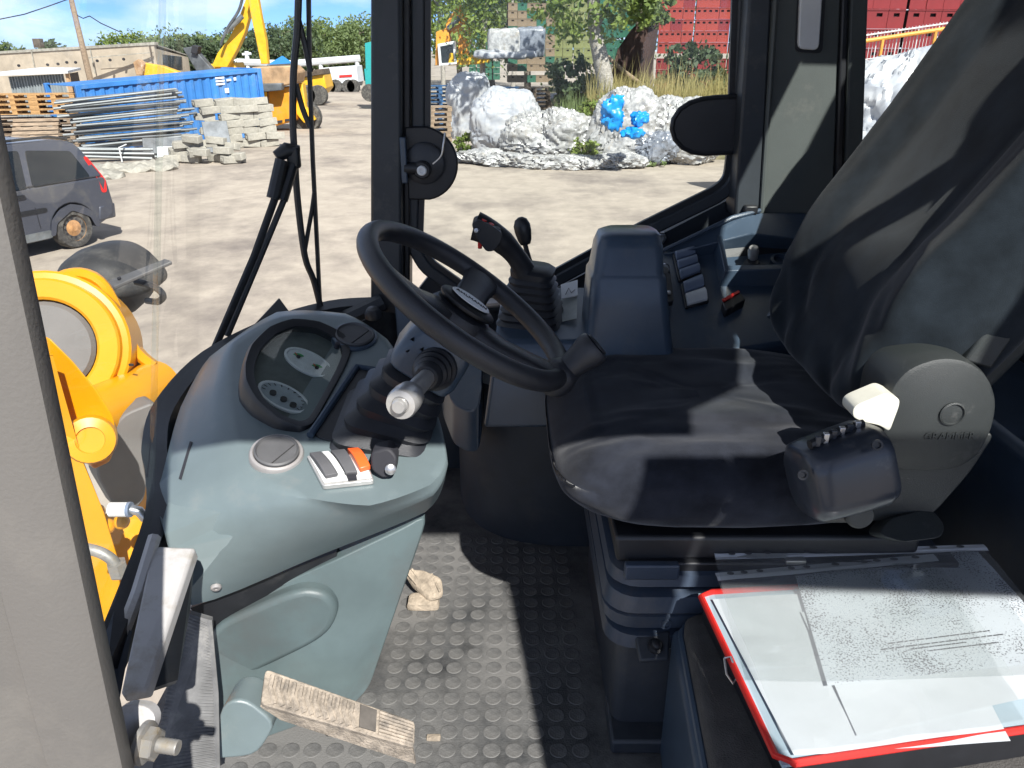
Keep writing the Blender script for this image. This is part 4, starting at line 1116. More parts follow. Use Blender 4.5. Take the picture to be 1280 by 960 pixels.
mesh('pedal_plate', prism(roundpoly(q, .008, 2), (0, 0, -.012)), 'mud', p2, bevel=.004)
for i in range(4):
    mesh('pedal_rib', tube([q[0].lerp(q[2], i / 4) + V((0, 0, .003)), q[5].lerp(q[3], i / 4 + .15) + V((0, 0, .003))], .0025, 6), 'mud', p2)
mesh('pedal_block', superq(Matrix.Translation(pz(530, 752, -1.04)), .035, .02, .012, .5, .4, 16, 8, lambda p: (p[0] + wr(p, .006, 40), p[1], p[2])), 'mud', p2)

# ================================================================== OUTSIDE FRONT: LIFT ARM, LAMP, WIPER
arm_ = thing('lift_arm', 'bright yellow lift arm casting with cross tube in front of the cab', 'lift arm', E(-1.0, 2.0, -3.0))
YA = 2.0
plate_px = [(60, 352), (78, 342), (100, 339), (122, 345), (140, 362), (152, 388), (166, 425), (186, 450), (203, 462), (210, 482), (206, 505), (192, 515), (170, 512), (142, 525), (122, 505), (112, 470), (104, 420), (90, 396), (66, 372)]
mesh('far_plate', prism(roundpoly([py(u, v, YA + .10) for u, v in plate_px], .02, 2), (-.03, .06, 0)), 'yellow', arm_, bevel=.012, bseg=3)
mesh('far_flange', tube(smooth_path([py(u, v, YA + .08) for u, v in ((62, 356), (80, 345), (102, 343), (124, 352), (140, 374), (152, 404), (170, 440), (192, 458))], 3), .016, 8), 'yellow', arm_)
MR_ = basis(py(60, 434, YA - .06), V((.30, -1, .38)))
mesh('boss_sleeve', lathe([(.125, -.2), (.200, -.2), (.206, .0), (.200, .006), (.185, .008), (.183, .03), (.178, .036), (.134, .036), (.127, .03), (.125, .0)], MR_, 48), 'yellow', arm_, smooth=30)
mesh('cylinder_barrel', lathe([(.122, -.25), (.122, .02), (.112, .03), (0, .03)], MR_, 36), 'arm_grey', arm_, smooth=40)
mesh('cross_tube', tube([py(196, 480, YA + .1), py(148, 505, YA - .1), py(95, 528, YA - .25)], .072, 24), 'yellow', arm_, smooth=60)
mesh('tube_mark', box(py(164, 456, YA - .08), (.012, .004, .006)), 'ink', arm_)
near_px = [(64, 430), (84, 446), (108, 470), (132, 500), (145, 540), (147, 560), (140, 578), (120, 582), (112, 570), (150, 650), (140, 785), (124, 790), (100, 640), (70, 480)]
near_px = [(60, 420), (92, 452), (120, 486), (142, 520), (148, 552), (138, 578), (116, 588), (110, 560), (84, 520), (62, 500)]
mesh('near_plate', prism(roundpoly([py(u, v, 1.55) for u, v in near_px], .01, 2), (-.06, .05, 0)), 'yellow', arm_, bevel=.01, bseg=3)
mesh('near_boss', lathe([(.050, -.08), (.054, .02), (.050, .03), (.030, .034), (.028, .028), (0, .028)], basis(py(114, 548, 1.52), (.5, -1, .35)), 26), 'yellow', arm_, smooth=35)
web_px = [(66, 440), (100, 560), (132, 640), (150, 700), (158, 800), (120, 800), (95, 650), (70, 520)]
mesh('near_web', prism([py(u, v, 1.48) for u, v in web_px], (-.08, .03, 0)), 'yellow', arm_, bevel=.008)
mesh('grey_link', prism(roundpoly([py(118, 590, 1.75), py(150, 520, 1.8), py(200, 500, 1.85), (py(180, 630, 1.8)), py(150, 645, 1.75)], .03, 3), (-.05, .05, 0)), 'arm_grey', arm_, bevel=.01)
mesh('right_strut', prism([py(196, 505, 2.0), py(212, 480, 2.02), py(196, 600, 1.95), py(182, 660, 1.92), py(160, 690, 1.9), py(160, 600, 1.92), py(186, 570, 1.95)], (-.05, .06, 0)), 'yellow', arm_, bevel=.01)
mesh('base_casting', prism([py(110, 640, 1.7), py(200, 640, 1.72), py(196, 800, 1.5), py(110, 830, 1.45)], (-.1, .1, -.1)), 'yellow', arm_, bevel=.02, bseg=3)
for u, v in ((121, 640), (134, 658), (130, 690), (152, 652)):
    mesh('casting_boss', superq(Matrix.Translation(py(u, v, 1.50)), .018, .02, .018, 1, 1, 14, 8), 'yellow', arm_)
h1 = thing('hose_fitting', 'white hose fitting with blue ring on the lift arm', 'hose fitting', py(150, 640, 1.40))
mesh('fitting_body', tube([py(138, 637, 1.42), py(160, 637, 1.42)], .016, 14), 'white_plastic', h1)
mesh('blue_ring', tube([py(160, 637, 1.42), py(164, 637, 1.42)], .017, 14), 'blue_switch', h1)
mesh('pipe', tube([py(164, 637, 1.42), py(174, 639, 1.42), py(182, 648, 1.42)], .011, 12), 'steel', h1)
h2 = thing('elbow_fitting', 'steel hose elbow with hex nut below the lift arm', 'hose fitting', py(135, 705, 1.3))
mesh('elbow_pipe', tube(smooth_path([py(108, 686, 1.32), py(124, 690, 1.32), py(138, 698, 1.32), py(146, 708, 1.32)], 4), .012, 12), 'zinc', h2)
mesh('elbow_nut', lathe([(.020, 0), (.020, .03), (.017, .034)], basis(py(145, 703, 1.32), (.06, 0, -1)), 6), 'zinc', h2, smooth=20)

mat('lamp_black', (0.03, 0.03, 0.031), 0.62, var=0.15, scale=8, bump=0.2, bscale=120, dirt=(0.10, 0.095, 0.085), dirt_scale=7, dirt_amt=0.35)
YL = 2.55
lm = thing('work_lamp', 'black plastic headlamp housing with flat bracket behind the yellow arm', 'lamp', py(150, 380, YL))
hs = [(78, 342), (82, 326), (98, 312), (124, 305), (150, 306), (170, 316), (184, 330), (199, 345), (200, 358), (186, 366), (176, 382), (164, 394), (150, 370), (120, 360), (92, 356)]
pts = roundpoly([py(u, v, YL) for u, v in hs], .03, 3)
cc = sum(pts, V()) / len(pts)
mesh('lamp_housing', loft([[p.lerp(cc, .45) + V((0, -.16, 0)) for p in pts], [p.lerp(cc, .18) + V((0, -.12, 0)) for p in pts], [p.lerp(cc, .05) + V((0, -.06, 0)) for p in pts], pts, [p.lerp(cc, .04) + V((0, .08, 0)) for p in pts], [p.lerp(cc, .3) + V((0, .14, 0)) for p in pts]]), 'lamp_black', lm, smooth=60)
mesh('lamp_bracket', prism([py(132, 352, YL - .24), py(206, 323, YL - .18), py(215, 326, YL - .20), py(142, 358, YL - .27)], (0, .0, -.012)), 'vent_grey', lm, bevel=.003)
mesh('bracket_hole', disc(basis(py(149, 348, YL - .245), (0, -.3, 1)), .006, 0, .003, 12), 'ink', lm)
mesh('lamp_cable', tube(smooth_path([py(170, 352, YL - .18), py(186, 356, YL - .2), py(198, 362, YL - .2), py(204, 370, YL - .2), py(198, 377, YL - .18), py(184, 376, YL - .14)], 5), .011, 8), 'rubber', lm)

wp = thing('windshield_wiper', 'black parallel arm wiper parked upright outside the windshield', 'wiper', py(262, 445, 1.52))
mesh('main_arm', tube([py(268, 436, 1.53), py(318, 320, 1.60), py(352, 225, 1.66)], .0085, 8, flat=(1, .7)), 'black', wp)
mesh('follower_arm', tube([py(284, 420, 1.56), py(326, 320, 1.62), py(360, 238, 1.67)], .007, 8), 'black', wp)
mesh('arm_sleeve', tube([py(341, 248, 1.645), py(352, 200, 1.67)], .014, 10), 'black', wp)
mesh('arm_sleeve', tube([py(352, 250, 1.66), py(366, 205, 1.69)], .013, 10), 'black', wp)
mesh('blade_joint', tube([py(345, 196, 1.68), py(358, 188, 1.69), py(374, 190, 1.70)], [.012, .017, .014], 12), 'black', wp)
mesh('joint_block', box(py(367, 197, 1.69), (.028, .02, .045)), 'black', wp, bevel=.006)
mesh('blade_frame', tube(smooth_path([py(374, -60, 1.70), py(372, 30, 1.71), py(367, 90, 1.71), py(366, 150, 1.71), py(368, 190, 1.71), py(372, 250, 1.71), py(381, 320, 1.71), py(392, 350, 1.72), py(401, 385, 1.72)], 4), .0075, 8), 'rubber', wp)
mesh('blade_bridge', tube(smooth_path([py(372, 20, 1.715), py(382, 60, 1.72), py(388, 90, 1.72)], 3), .006, 8), 'rubber', wp)
mesh('blade_bridge', tube(smooth_path([py(370, 105, 1.715), py(378, 135, 1.72), py(388, 160, 1.72)], 3), .006, 8), 'rubber', wp)
mesh('blade_bridge', tube(smooth_path([py(380, 320, 1.715), py(385, 290, 1.72), py(390, 262, 1.72), py(393, 240, 1.72)], 3), .005, 8), 'rubber', wp)
mesh('blade_rubber', tube([py(385, -60, 1.725), py(387, 90, 1.725), py(391, 200, 1.725), py(396, 300, 1.725), py(401, 400, 1.725)], .0075, 8, flat=(.7, 1)), 'rubber', wp)

# ================================================================== YARD
mat('dirt_ground', (0.385, 0.33, 0.268), 0.95, var=0.09, scale=2.6, bump=0.9, bscale=7, dirt=(0.15, 0.125, 0.11), dirt_scale=0.36, dirt_amt=0.5, stretch=(1.0, 0.8, 1))
mat('van_paint', (0.050, 0.055, 0.072), 0.35, var=0.06, scale=2, coat=0.4, dirt=(0.11, 0.107, 0.10), dirt_scale=2.5, dirt_amt=0.35)
mat('van_glass', (0.012, 0.015, 0.016), 0.04, var=0.1, scale=5, spec=0.6)
mat('tyre', (0.06, 0.057, 0.053), 0.9, var=0.2, scale=12, dirt=(0.16, 0.15, 0.13), dirt_scale=6, dirt_amt=0.5)
mat('rust_rim', (0.42, 0.22, 0.09), 0.75, var=0.25, scale=16)
mat('cont_blue', (0.045, 0.20, 0.52), 0.5, var=0.1, scale=2, dirt=(0.16, 0.25, 0.36), dirt_scale=1.2, dirt_amt=0.3)
mat('cont_end', (0.24, 0.33, 0.40), 0.55, var=0.1, scale=2, dirt=(0.3, 0.27, 0.22), dirt_scale=1.5, dirt_amt=0.4)
mat('conc_wall', (0.46, 0.39, 0.30), 0.9, var=0.12, scale=0.8, bump=0.3, bscale=8, dirt=(0.30, 0.26, 0.21), dirt_scale=0.9, dirt_amt=0.3)
mat('conc', (0.36, 0.34, 0.29), 0.9, var=0.2, scale=4, bump=0.4, bscale=20, dirt=(0.22, 0.2, 0.16), dirt_scale=3, dirt_amt=0.3)
mat('shed', (0.26, 0.29, 0.30), 0.6, var=0.12, scale=1.5, stretch=(3, 3, .3))
mat('galv', (0.20, 0.215, 0.22), 0.5, metal=0.35, var=0.25, scale=3, dirt=(0.2, 0.19, 0.17), dirt_scale=5, dirt_amt=0.25)
mat('galv_dark', (0.12, 0.13, 0.14), 0.55, metal=0.3, var=0.25, scale=3)
mat('wood_new', (0.50, 0.29, 0.12), 0.85, var=0.25, scale=5, stretch=(1, 6, 6))
mat('wood_old', (0.30, 0.22, 0.15), 0.9, var=0.25, scale=5, stretch=(1, 6, 6))
mat('wood_dark', (0.10, 0.075, 0.055), 0.9, var=0.25, scale=5)
mat('wood_blue', (0.035, 0.11, 0.24), 0.8, var=0.25, scale=5)
mat('mach_yellow', (0.75, 0.42, 0.015), 0.45, var=0.12, scale=2, dirt=(0.42, 0.24, 0.08), dirt_scale=2, dirt_amt=0.35)
mat('mach_orange', (0.72, 0.29, 0.02), 0.5, var=0.12, scale=2, dirt=(0.36, 0.2, 0.08), dirt_scale=2, dirt_amt=0.3)
mat('rust_tan', (0.42, 0.27, 0.15), 0.8, var=0.2, scale=3, dirt=(0.25, 0.13, 0.06), dirt_scale=2, dirt_amt=0.35)
mat('teal', (0.02, 0.30, 0.30), 0.5, var=0.1)
mat('truck_white', (0.62, 0.64, 0.66), 0.5, var=0.05, scale=1)
mat('bark', (0.16, 0.13, 0.10), 0.9, var=0.3, scale=6)
def birch_mat():
    m = mat('birch_bark', (0.52, 0.48, 0.42), 0.85, var=0.15, scale=5, stretch=(3, 3, 12), c2=(0.10, 0.085, 0.07))
birch_mat()
def leaf_mat(name, a, b):
    m = mat(name, a, 0.6, c2=b, scale=1.2)
    nt = m.node_tree
    p = nt.nodes['Principled BSDF']; out = [n_ for n_ in nt.nodes if n_.type == 'OUTPUT_MATERIAL'][0]
    tr_ = nt.nodes.new('ShaderNodeBsdfTranslucent'); mx = nt.nodes.new('ShaderNodeMixShader'); mx.inputs['Fac'].default_value = 0.38
    src = p.inputs['Base Color'].links[0].from_socket
    nt.links.new(src, tr_.inputs['Color'])
    nt.links.new(p.outputs[0], mx.inputs[1]); nt.links.new(tr_.outputs[0], mx.inputs[2]); nt.links.new(mx.outputs[0], out.inputs['Surface'])
leaf_mat('leaf_mid', (0.20, 0.26, 0.095), (0.11, 0.16, 0.06))
leaf_mat('leaf_light', (0.26, 0.32, 0.07), (0.13, 0.20, 0.04))
leaf_mat('leaf_dark', (0.115, 0.16, 0.075), (0.06, 0.092, 0.045))
leaf_mat('straw', (0.50, 0.40, 0.17), (0.26, 0.25, 0.09))
mat('bag_white', (0.50, 0.50, 0.50), 0.30, var=0.12, scale=3, bump=1.0, bscale=16, c2=(0.30, 0.32, 0.36), spec=0.7)
mat('bag_clear', (0.50, 0.495, 0.48), 0.22, var=0.2, scale=7, bump=1.0, bscale=22, spec=0.8, c2=(0.21, 0.21, 0.21), dirt=(0.30, 0.25, 0.18), dirt_scale=4, dirt_amt=0.25)
mat('bag_grey', (0.26, 0.28, 0.32), 0.25, var=0.2, scale=5, bump=1.0, bscale=20, spec=0.8, c2=(0.10, 0.115, 0.14))
mat('film_blue', (0.01, 0.27, 0.72), 0.35, var=0.2, scale=9, bump=0.9, bscale=18)
mat('crate_red', (0.20, 0.015, 0.017), 0.5, var=0.15, scale=0.7)
mat('crate_red_sunlit', (0.30, 0.036, 0.022), 0.5, var=0.12, scale=0.7)  # sunlit copy of the crate red, the sun put into the colour
mat('crate_green', (0.018, 0.10, 0.06), 0.5, var=0.15, scale=0.7)
mat('crate_lime', (0.19, 0.205, 0.075), 0.5, var=0.15, scale=0.7)
mat('crate_brown', (0.20, 0.145, 0.09), 0.6, var=0.2, scale=0.7)
mat('crate_hole', (0.03, 0.02, 0.02), 0.9, var=0.2)
mat('tarp_brown', (0.055, 0.028, 0.022), 0.9, var=0.25, scale=4, stretch=(8, 8, 2))
mat('fence_white', (0.62, 0.63, 0.62), 0.5, var=0.05)
mat('fence_orange', (0.70, 0.33, 0.06), 0.6, var=0.1)
mat('tent_blue', (0.03, 0.22, 0.55), 0.5, var=0.08)

gr = mesh('ground', ([V((-500, -60, 0)), V((500, -60, 0)), V((500, 900, 0)), V((-500, 900, 0))], [(0, 1, 2, 3)]), 'dirt_ground', None, smooth=0)
tag(gr, kind='structure')
# raised earth bank carrying the grass, the birch and the crate yard
def bank_z(x, y):
    t = max(0.0, min(1.0, (y - 23.4) / 1.8)) if x < 8.5 else max(0.0, min(1.0, (y - 9.2) / 1.4))
    if x < 8.5: t *= max(0.0, min(1.0, (x - 0.6) / 1.2))
    return 1.15 * t * t * (3 - 2 * t) + .06 * noise.noise(V((x, y, 0)) * .9) * t
bv, bf = [], []
NX, NY = 56, 64
for j in range(NY + 1):
    for i in range(NX + 1):
        x = 0.4 + 26 * i / NX; y = 8.6 + 36 * (j / NY)
        bv.append(V((x, y, bank_z(x, y) - .03)))
for j in range(NY):
    for i in range(NX):
        a_ = j * (NX + 1) + i
        bf.append((a_, a_ + 1, a_ + NX + 2, a_ + NX + 1))
mat('bank_soil', (0.22, 0.19, 0.11), 0.95, var=0.3, scale=1.5, bump=0.6, bscale=9, dirt=(0.07, 0.085, 0.03), dirt_scale=0.9, dirt_amt=0.6)
tag(mesh('earth_bank', (bv, bf), 'bank_soil', None, smooth=80), kind='structure')

# ---------------------------------------------------------------- parked van
vp = G(100, 310)
hd_ = math.atan2(-0.90, -0.44)
van = thing('parked_van', 'dusty dark blue estate van with rusty steel rim parked on the dirt', 'van', (vp.x, vp.y, 0), rotz=hd_, local=True)
# local: +x forward, rear wheel centre at x=0, near side is y = +0 ... body lies towards -y*? resolved by side sign
sgn = 1.0
nearn = V((-math.sin(hd_), math.cos(hd_)))
if nearn.dot(V((-vp.x, -vp.y))) < 0: sgn = -1.0
HWd = 0.84
def vy(y): return sgn * (y - HWd)         # y=+HWd is the near face (0), body behind it
secs = [(-0.72, .42, .95, .80, .60), (-0.70, .36, 1.02, .82, .66)]
prof_b = [(-0.74, .42), (-0.78, .62), (-0.74, .98), (-0.66, 1.10), (-0.48, 1.50), (-0.36, 1.63), (0.0, 1.69), (0.9, 1.70), (1.6, 1.66), (2.05, 1.50), (2.55, 1.08), (3.1, .98), (3.5, .82), (3.55, .45), (3.2, .26), (2.98, .26), (2.9, .48), (2.65, .60), (2.38, .48), (2.3, .24), (0.42, .24), (0.34, .50), (0.0, .66), (-.34, .50), (-.42, .30)]
def half(z): return HWd if z < 1.05 else HWd - (z - 1.05) * 0.26
lowp = [(-0.74, .42), (-0.78, .62), (-0.74, .98), (-0.69, 1.05), (2.62, 1.05), (3.1, .98), (3.5, .82), (3.55, .45), (3.2, .26)]
arch = lambda cx: [(cx + .40 * math.cos(a), .325 + .40 * math.sin(a)) for a in [R(t) for t in range(-8, 189, 14)]]
lowp = lowp + arch(2.64) + [(2.2, .24), (.44, .24)] + arch(0.0) + [(-.44, .30)]
mesh('body', prism([V((x, vy(HWd), z)) for x, z in lowp], (0, -sgn * 2 * HWd, 0)), 'van_paint', van, bevel=.03, bseg=3, smooth=40)
upp = [(-0.69, 1.052), (-0.48, 1.50), (-0.40, 1.60), (-0.25, 1.66), (0.0, 1.69), (0.9, 1.70), (1.6, 1.66), (2.05, 1.50), (2.62, 1.052)]
uv_ = [[V((x, vy(s_ * half(z)), z)) for x, z in upp] for s_ in (1, -1)]
mesh('cabin', loft(uv_), 'van_paint', van, bevel=.035, bseg=3, smooth=40)
def side_poly(name, pts, m, off, parent=van):
    P_ = [V((x, vy(half(z) + off), z)) for x, z in pts]
    return mesh(name, prism(roundpoly(P_, .05, 3), (0, -sgn * .02, 0)), m, parent, smooth=40)
w1 = side_poly('rear_quarter_window', [(-.46, 1.08), (-.28, 1.50), (.44, 1.58), (.54, 1.06)], 'van_glass', .010)
w2 = side_poly('side_window', [(.64, 1.05), (.54, 1.59), (1.25, 1.60), (1.42, 1.04)], 'van_glass', .010)
w3 = side_poly('front_window', [(1.5, 1.08), (1.36, 1.57), (1.75, 1.50), (2.25, 1.10)], 'van_glass', .010)
side_poly('tail_lamp', [(-.70, .80), (-.72, 1.00), (-.52, 1.40), (-.46, 1.38), (-.60, .98), (-.60, .80)], 'red_plastic', .006)
side_poly('sill_trim', [(.40, .26), (.40, .38), (2.30, .38), (2.3, .26)], 'galv', .012)
side_poly('rub_strip', [(.40, .66), (.40, .73), (2.30, .73), (2.3, .66)], 'black', .012)
side_poly('door_seam', [(.56, .42), (.575, .42), (.595, 1.08), (.58, 1.08)], 'ink', .004)
side_poly('door_handle', [(.70, .92), (.70, .97), (.92, .97), (.92, .92)], 'black', .03)
mesh('roof_rail', tube([V((-.3, vy(HWd - .16), 1.68)), V((0, vy(HWd - .16), 1.74)), V((1.5, vy(HWd - .16), 1.73))], .02, 8), 'black', van)
side_poly('wheel_arch', [(-.44, .28), (-.37, .52), (-.2, .66), (0, .72), (.2, .66), (.37, .52), (.44, .28), (.36, .28), (.3, .46), (0, .62), (-.3, .46), (-.36, .28)], 'van_paint', .02)
mesh('rear_bumper', prism([V((-.80, vy(HWd - .02), .36)), V((-.84, vy(HWd - .04), .60)), V((-.5, vy(HWd + .02), .60)), V((-.44, vy(HWd + .02), .36))], (0, -sgn * 1.6, 0)), 'van_paint', van, bevel=.03)
for wx in (0.0, 2.64):
    for s in (1, -1):
        Mw = basis(V((wx, vy(s * (HWd - .10)), .325)), (0, sgn * s, 0))
        ty = mesh('wheel', lathe([(.20, -.06), (.30, -.10), (.325, -.07), (.325, .06), (.30, .10), (.215, .10), (.20, .06)], Mw, 32), 'tyre', van)
        rm = mesh('rim', lathe([(.205, .085), (.205, .06), (.17, .045), (.10, .07), (.06, .085), (0, .085)], Mw, 28, cap=False), 'rust_rim', ty)
        for k in range(12):
            a_ = 2 * math.pi * k / 12
            mesh('rim_hole', disc(Mw @ Matrix.Translation((math.cos(a_) * .15, math.sin(a_) * .15, 0)), .02, .052, .064, 8), 'ink', ty)
        mesh('hub_nuts', disc(Mw, .05, .086, .095, 6), 'rust_rim', ty)

# ---------------------------------------------------------------- blue container
c0, c1 = V((-13.3, 25.2, 0)), V((-9.15, 30.0, 0))
dx = (c1 - c0); Lc = dx.length; dx.normalize()
dyv = V((-dx.y, dx.x, 0)); 
if dyv.y < 0: dyv = -dyv
Mc = Matrix(((dx.x, dyv.x, 0, c0.x), (dx.y, dyv.y, 0, c0.y), (.058, 0, 1, 0.06 - .058 * Lc), (0, 0, 0, 1)))
cont = thing('shipping_container', 'blue corrugated shipping container behind the pipe stack', 'container', c0)
HC = 2.28
def corr(Ltot, fn, zlo, zhi, pitch=.30, dep=.045):
    xs = []
    x = 0.08
    while x < Ltot - .1:
        xs += [(x, 0), (x + pitch * .32, 0), (x + pitch * .5, dep), (x + pitch * .82, dep)]
        x += pitch
    xs.append((Ltot - .06, 0))
    v_, f_ = [], []
    for a_, b_ in xs: v_ += [fn(a_, b_, zlo), fn(a_, b_, zhi)]
    for i in range(len(xs) - 1): f_.append((2 * i, 2 * i + 2, 2 * i + 3, 2 * i + 1))
    return v_, f_
sidep = mesh('corrugated_side', corr(Lc, lambda a_, b_, z: Mc @ V((a_, .03 + b_, z)), .15, HC - .1), 'cont_blue', cont, smooth=0)
mesh('end_panel', xf(bx(Lc - .05, Lc - .03, .08, 2.30, .12, HC - .08), Mc), 'cont_end', cont)
for i in range(4):
    y0 = .45 + i * .46
    mesh('lock_rod', tube([Mc @ V((Lc + .0, y0, .15)), Mc @ V((Lc + .0, y0, HC - .1))], .022, 6), 'galv', cont)
for (a_, b_) in ((0, 0), (Lc, 0), (0, 2.38), (Lc, 2.38)):
    mesh('corner_post', xf(bx(a_ - .08, a_ + .08, b_ - .02, b_ + .12, 0, HC), Mc), 'cont_blue', cont, bevel=.01)
for z in (.08, HC - .06):
    mesh('side_rail', xf(bx(.082, Lc - .082, -.01, .07, z - .07, z + .07), Mc), 'cont_blue', cont, bevel=.01)
    mesh('end_rail', xf(bx(Lc - .05, Lc + .02, .122, 2.36, z - .07, z + .07), Mc), 'cont_blue', cont, bevel=.01)
mesh('container_top', xf(bx(.0, Lc, .0, 2.4, HC - .05, HC - .03), Mc), 'cont_blue', cont)
for (x_, z_, w_, h_) in ((Lc - 1.75, 2.06, .34, .06), (Lc - 1.75, 1.96, .34, .06), (Lc - 1.75, 1.86, .34, .06), (Lc - 1.33, 1.96, .18, .07), (Lc - 1.05, 1.96, .10, .10), (Lc - 1.45, 1.58, .16, .16), (Lc - 1.30, 1.15, .16, .16)):
    mesh('white_marking', xf(bx(x_, x_ + w_, .012, .018, z_, z_ + h_), Mc), 'white_plastic', cont, smooth=0)

# ---------------------------------------------------------------- low concrete building and sheds
bl = thing('concrete_building', 'long flat roofed cream concrete building behind the yard', 'building', py(100, 100, 58))
f0, f1, f2 = py(-30, 68, 60), py(192, 55, 56), py(232, 68, 62)
def wallq(a_, b_, th, name, m, z0=0, inset=None):
    return mesh(name, prism([V((a_.x, a_.y, z0)), V((b_.x, b_.y, z0)), b_, a_], th), m, bl, smooth=0)
wallq(f0, f1, (0, .4, 0), 'front_wall', 'conc_wall')
wallq(f1 + V((.02, 0, -.3)), f2 + V((0, 0, -.2)), (0, .4, 0), 'side_wall', 'conc_wall')
mesh('parapet', prism([f0 + V((0, -.1, -.05)), f1 + V((.1, -.1, -.05)), f1 + V((.1, -.1, .12)), f0 + V((0, -.1, .12))], (0, .6, 0)), 'conc', bl)
mesh('roof', prism([f0 + V((0, .5, -.1)), f1 + V((0, .5, -.1)), f2 + V((0, .4, -.1)), f0 + V((0, 14, -.1))], (0, 0, .08)), 'conc', bl)
for u in (38, 112):
    a_ = py(u, 63, 57)
    mesh('panel_joint', prism([py(u, 62, 56.5), py(u + 1, 62, 56.5), py(u + 7, 92, 56.5), py(u + 6, 92, 56.5)], (0, .1, 0)), 'conc', bl, smooth=0)
mesh('ledge', prism([py(108, 72, 56), py(190, 65, 55.6), py(190, 66, 55.6), py(108, 73, 56)], (0, .2, 0)), 'conc', bl, smooth=0)
mesh('ledge', prism([py(126, 86, 55.8), py(168, 83, 55.5), py(168, 84, 55.5), py(126, 87, 55.8)], (0, .2, 0)), 'wood_dark', bl, smooth=0)
for i, (u, v) in enumerate(((24, 82), (60, 81), (73, 80), (84, 78), (95, 78), (122, 76), (138, 75), (155, 74))):
    mesh('wall_vent', disc(basis(py(u, v, 56), (0, -1, 0)), .09, 0, .1, 8), 'ink', bl)
for k in range(3):
    u = 203 + k * 8
    mesh('side_window', prism([py(u, 68 + k, 55.4), py(u + 7, 69 + k, 55.4), py(u + 8, 88, 55.4), py(u + 1, 88, 55.4)], (0, .2, 0)), 'van_glass', bl, smooth=0)
mesh('drain_pipe', tube([py(187, 57, 55.4), py(190, 72, 55.4)], .07, 6), 'wood_dark', bl)
mesh('roof_tank', box(py(48, 54, 60), (.5, .5, .6)), 'wood_dark', bl)
shd = thing('metal_shed', 'grey corrugated metal shed with pale roof edge left of the container', 'shed', py(50, 125, 38))
s0_, s1_, s2_ = py(4, 96, 38), py(84, 92, 37), py(97, 90, 41)
mesh('shed_wall', corr(1, lambda a_, b_, z: s0_.lerp(s1_, a_) * 1.0 + V((0, b_ * 6, 0)) - V((0, 0, (1 - z) * 1.9)), 0, 1, .045, .012), 'shed', shd, smooth=0)
mesh('shed_side', prism([s1_, s2_, V((s2_.x, s2_.y, 0)), V((s1_.x, s1_.y, 0))], (.02, 0, 0)), 'wood_dark', shd, smooth=0)
mesh('shed_corner', tube([s1_, V((s1_.x, s1_.y, 0))], .10, 6), 'rust_tan', shd)
mesh('shed_roof', prism([s0_ + V((-1, -.3, .02)), s1_ + V((.2, -.3, .02)), s2_ + V((.2, 0, .1)), s0_ + V((-1, 5, .2))], (0, 0, .1)), 'truck_white', shd, smooth=0)

# utility pole and wires
po = thing('utility_pole', 'leaning wooden utility pole in front of the cream building', 'pole', py(112, 110, 44))
pa_, pb2 = py(82, -30, 44), py(113, 100, 44)
pb2 = V((pb2.x, pb2.y, 0)) if False else pb2
mesh('pole_shaft', tube([pb2 + (pb2 - pa_) * .12, pb2, pa_], [.17, .16, .12], 10), 'wood_old', po)
wi = [[(-10, 26), (30, 18), (60, 8), (88, -2)], [(88, 10), (98, 20), (104, 23), (112, 20), (126, 29), (150, 40)]]
for k, w in enumerate(wi):
    tag(mesh('power_wire', tube([py(u, v, 44) for u, v in w], .028, 5), 'ink', None), ('slack wire running left from the utility pole', 'dark wire sagging right from the utility pole')[k], 'wire')

# ---------------------------------------------------------------- pallets
def pallet_parts(M, parent, m, rnd=0.0):
    L_, W_ = 1.2, .8
    for k in range(5):
        y = -.35 + k * .175
        mesh('top_board', xf(box((0, y, .133), (L_, .12, .022)), M), m, parent, smooth=0)
    for y in (-.35, 0, .35):
        mesh('bottom_board', xf(box((0, y, .011), (L_, .10, .022)), M), m, parent, smooth=0)
        for x in (-.53, 0, .53):
            mesh('block', xf(box((x, y, .072), (.145, .10, .098)), M), m, parent, smooth=0)
def pallet_proto(m, label, group):
    t = thing('wooden_pallet', label, 'pallet', (0, 0, 0), group, local=True)
    pallet_parts(Matrix.Identity(4), t, m)
    return t
protos = {}
def put_pallet(m, loc, rz, label, group, tilt=(0, 0)):
    if m not in protos:
        t = pallet_proto(m, label, group); protos[m] = t
    else:
        t = copy_tree(protos[m])
    t.location = loc; t.rotation_euler = (tilt[0], tilt[1], rz); tag(t, label, None, group)
    return t
base = G(60, 190)
for k in range(4):
    for j in range(2):
        p = py(30 + j * 45, 160, 25.5)
        put_pallet('wood_new', (p.x, 25.5 + j * .2, 1.12 + k * .15 + .0), .25 + .08 * ((k * 3 + j) % 3 - 1), 'honey coloured pallet in the stack behind the van', 'new pallets behind the van')
for k in range(6):
    for j in range(2):
        p = py(26 + j * 44, 160, 25.5)
        put_pallet('wood_old', (p.x, 25.6, .05 + k * .16), .25 + .1 * ((k + j) % 3 - 1), 'weathered pallet low in the stack behind the van', 'old pallets behind the van')
p = py(48, 172, 23.6)
put_pallet('wood_old', (p.x, 23.6, .75), .3, 'weathered pallet tilted against the stack above the van roof', None, (R(38), 0))

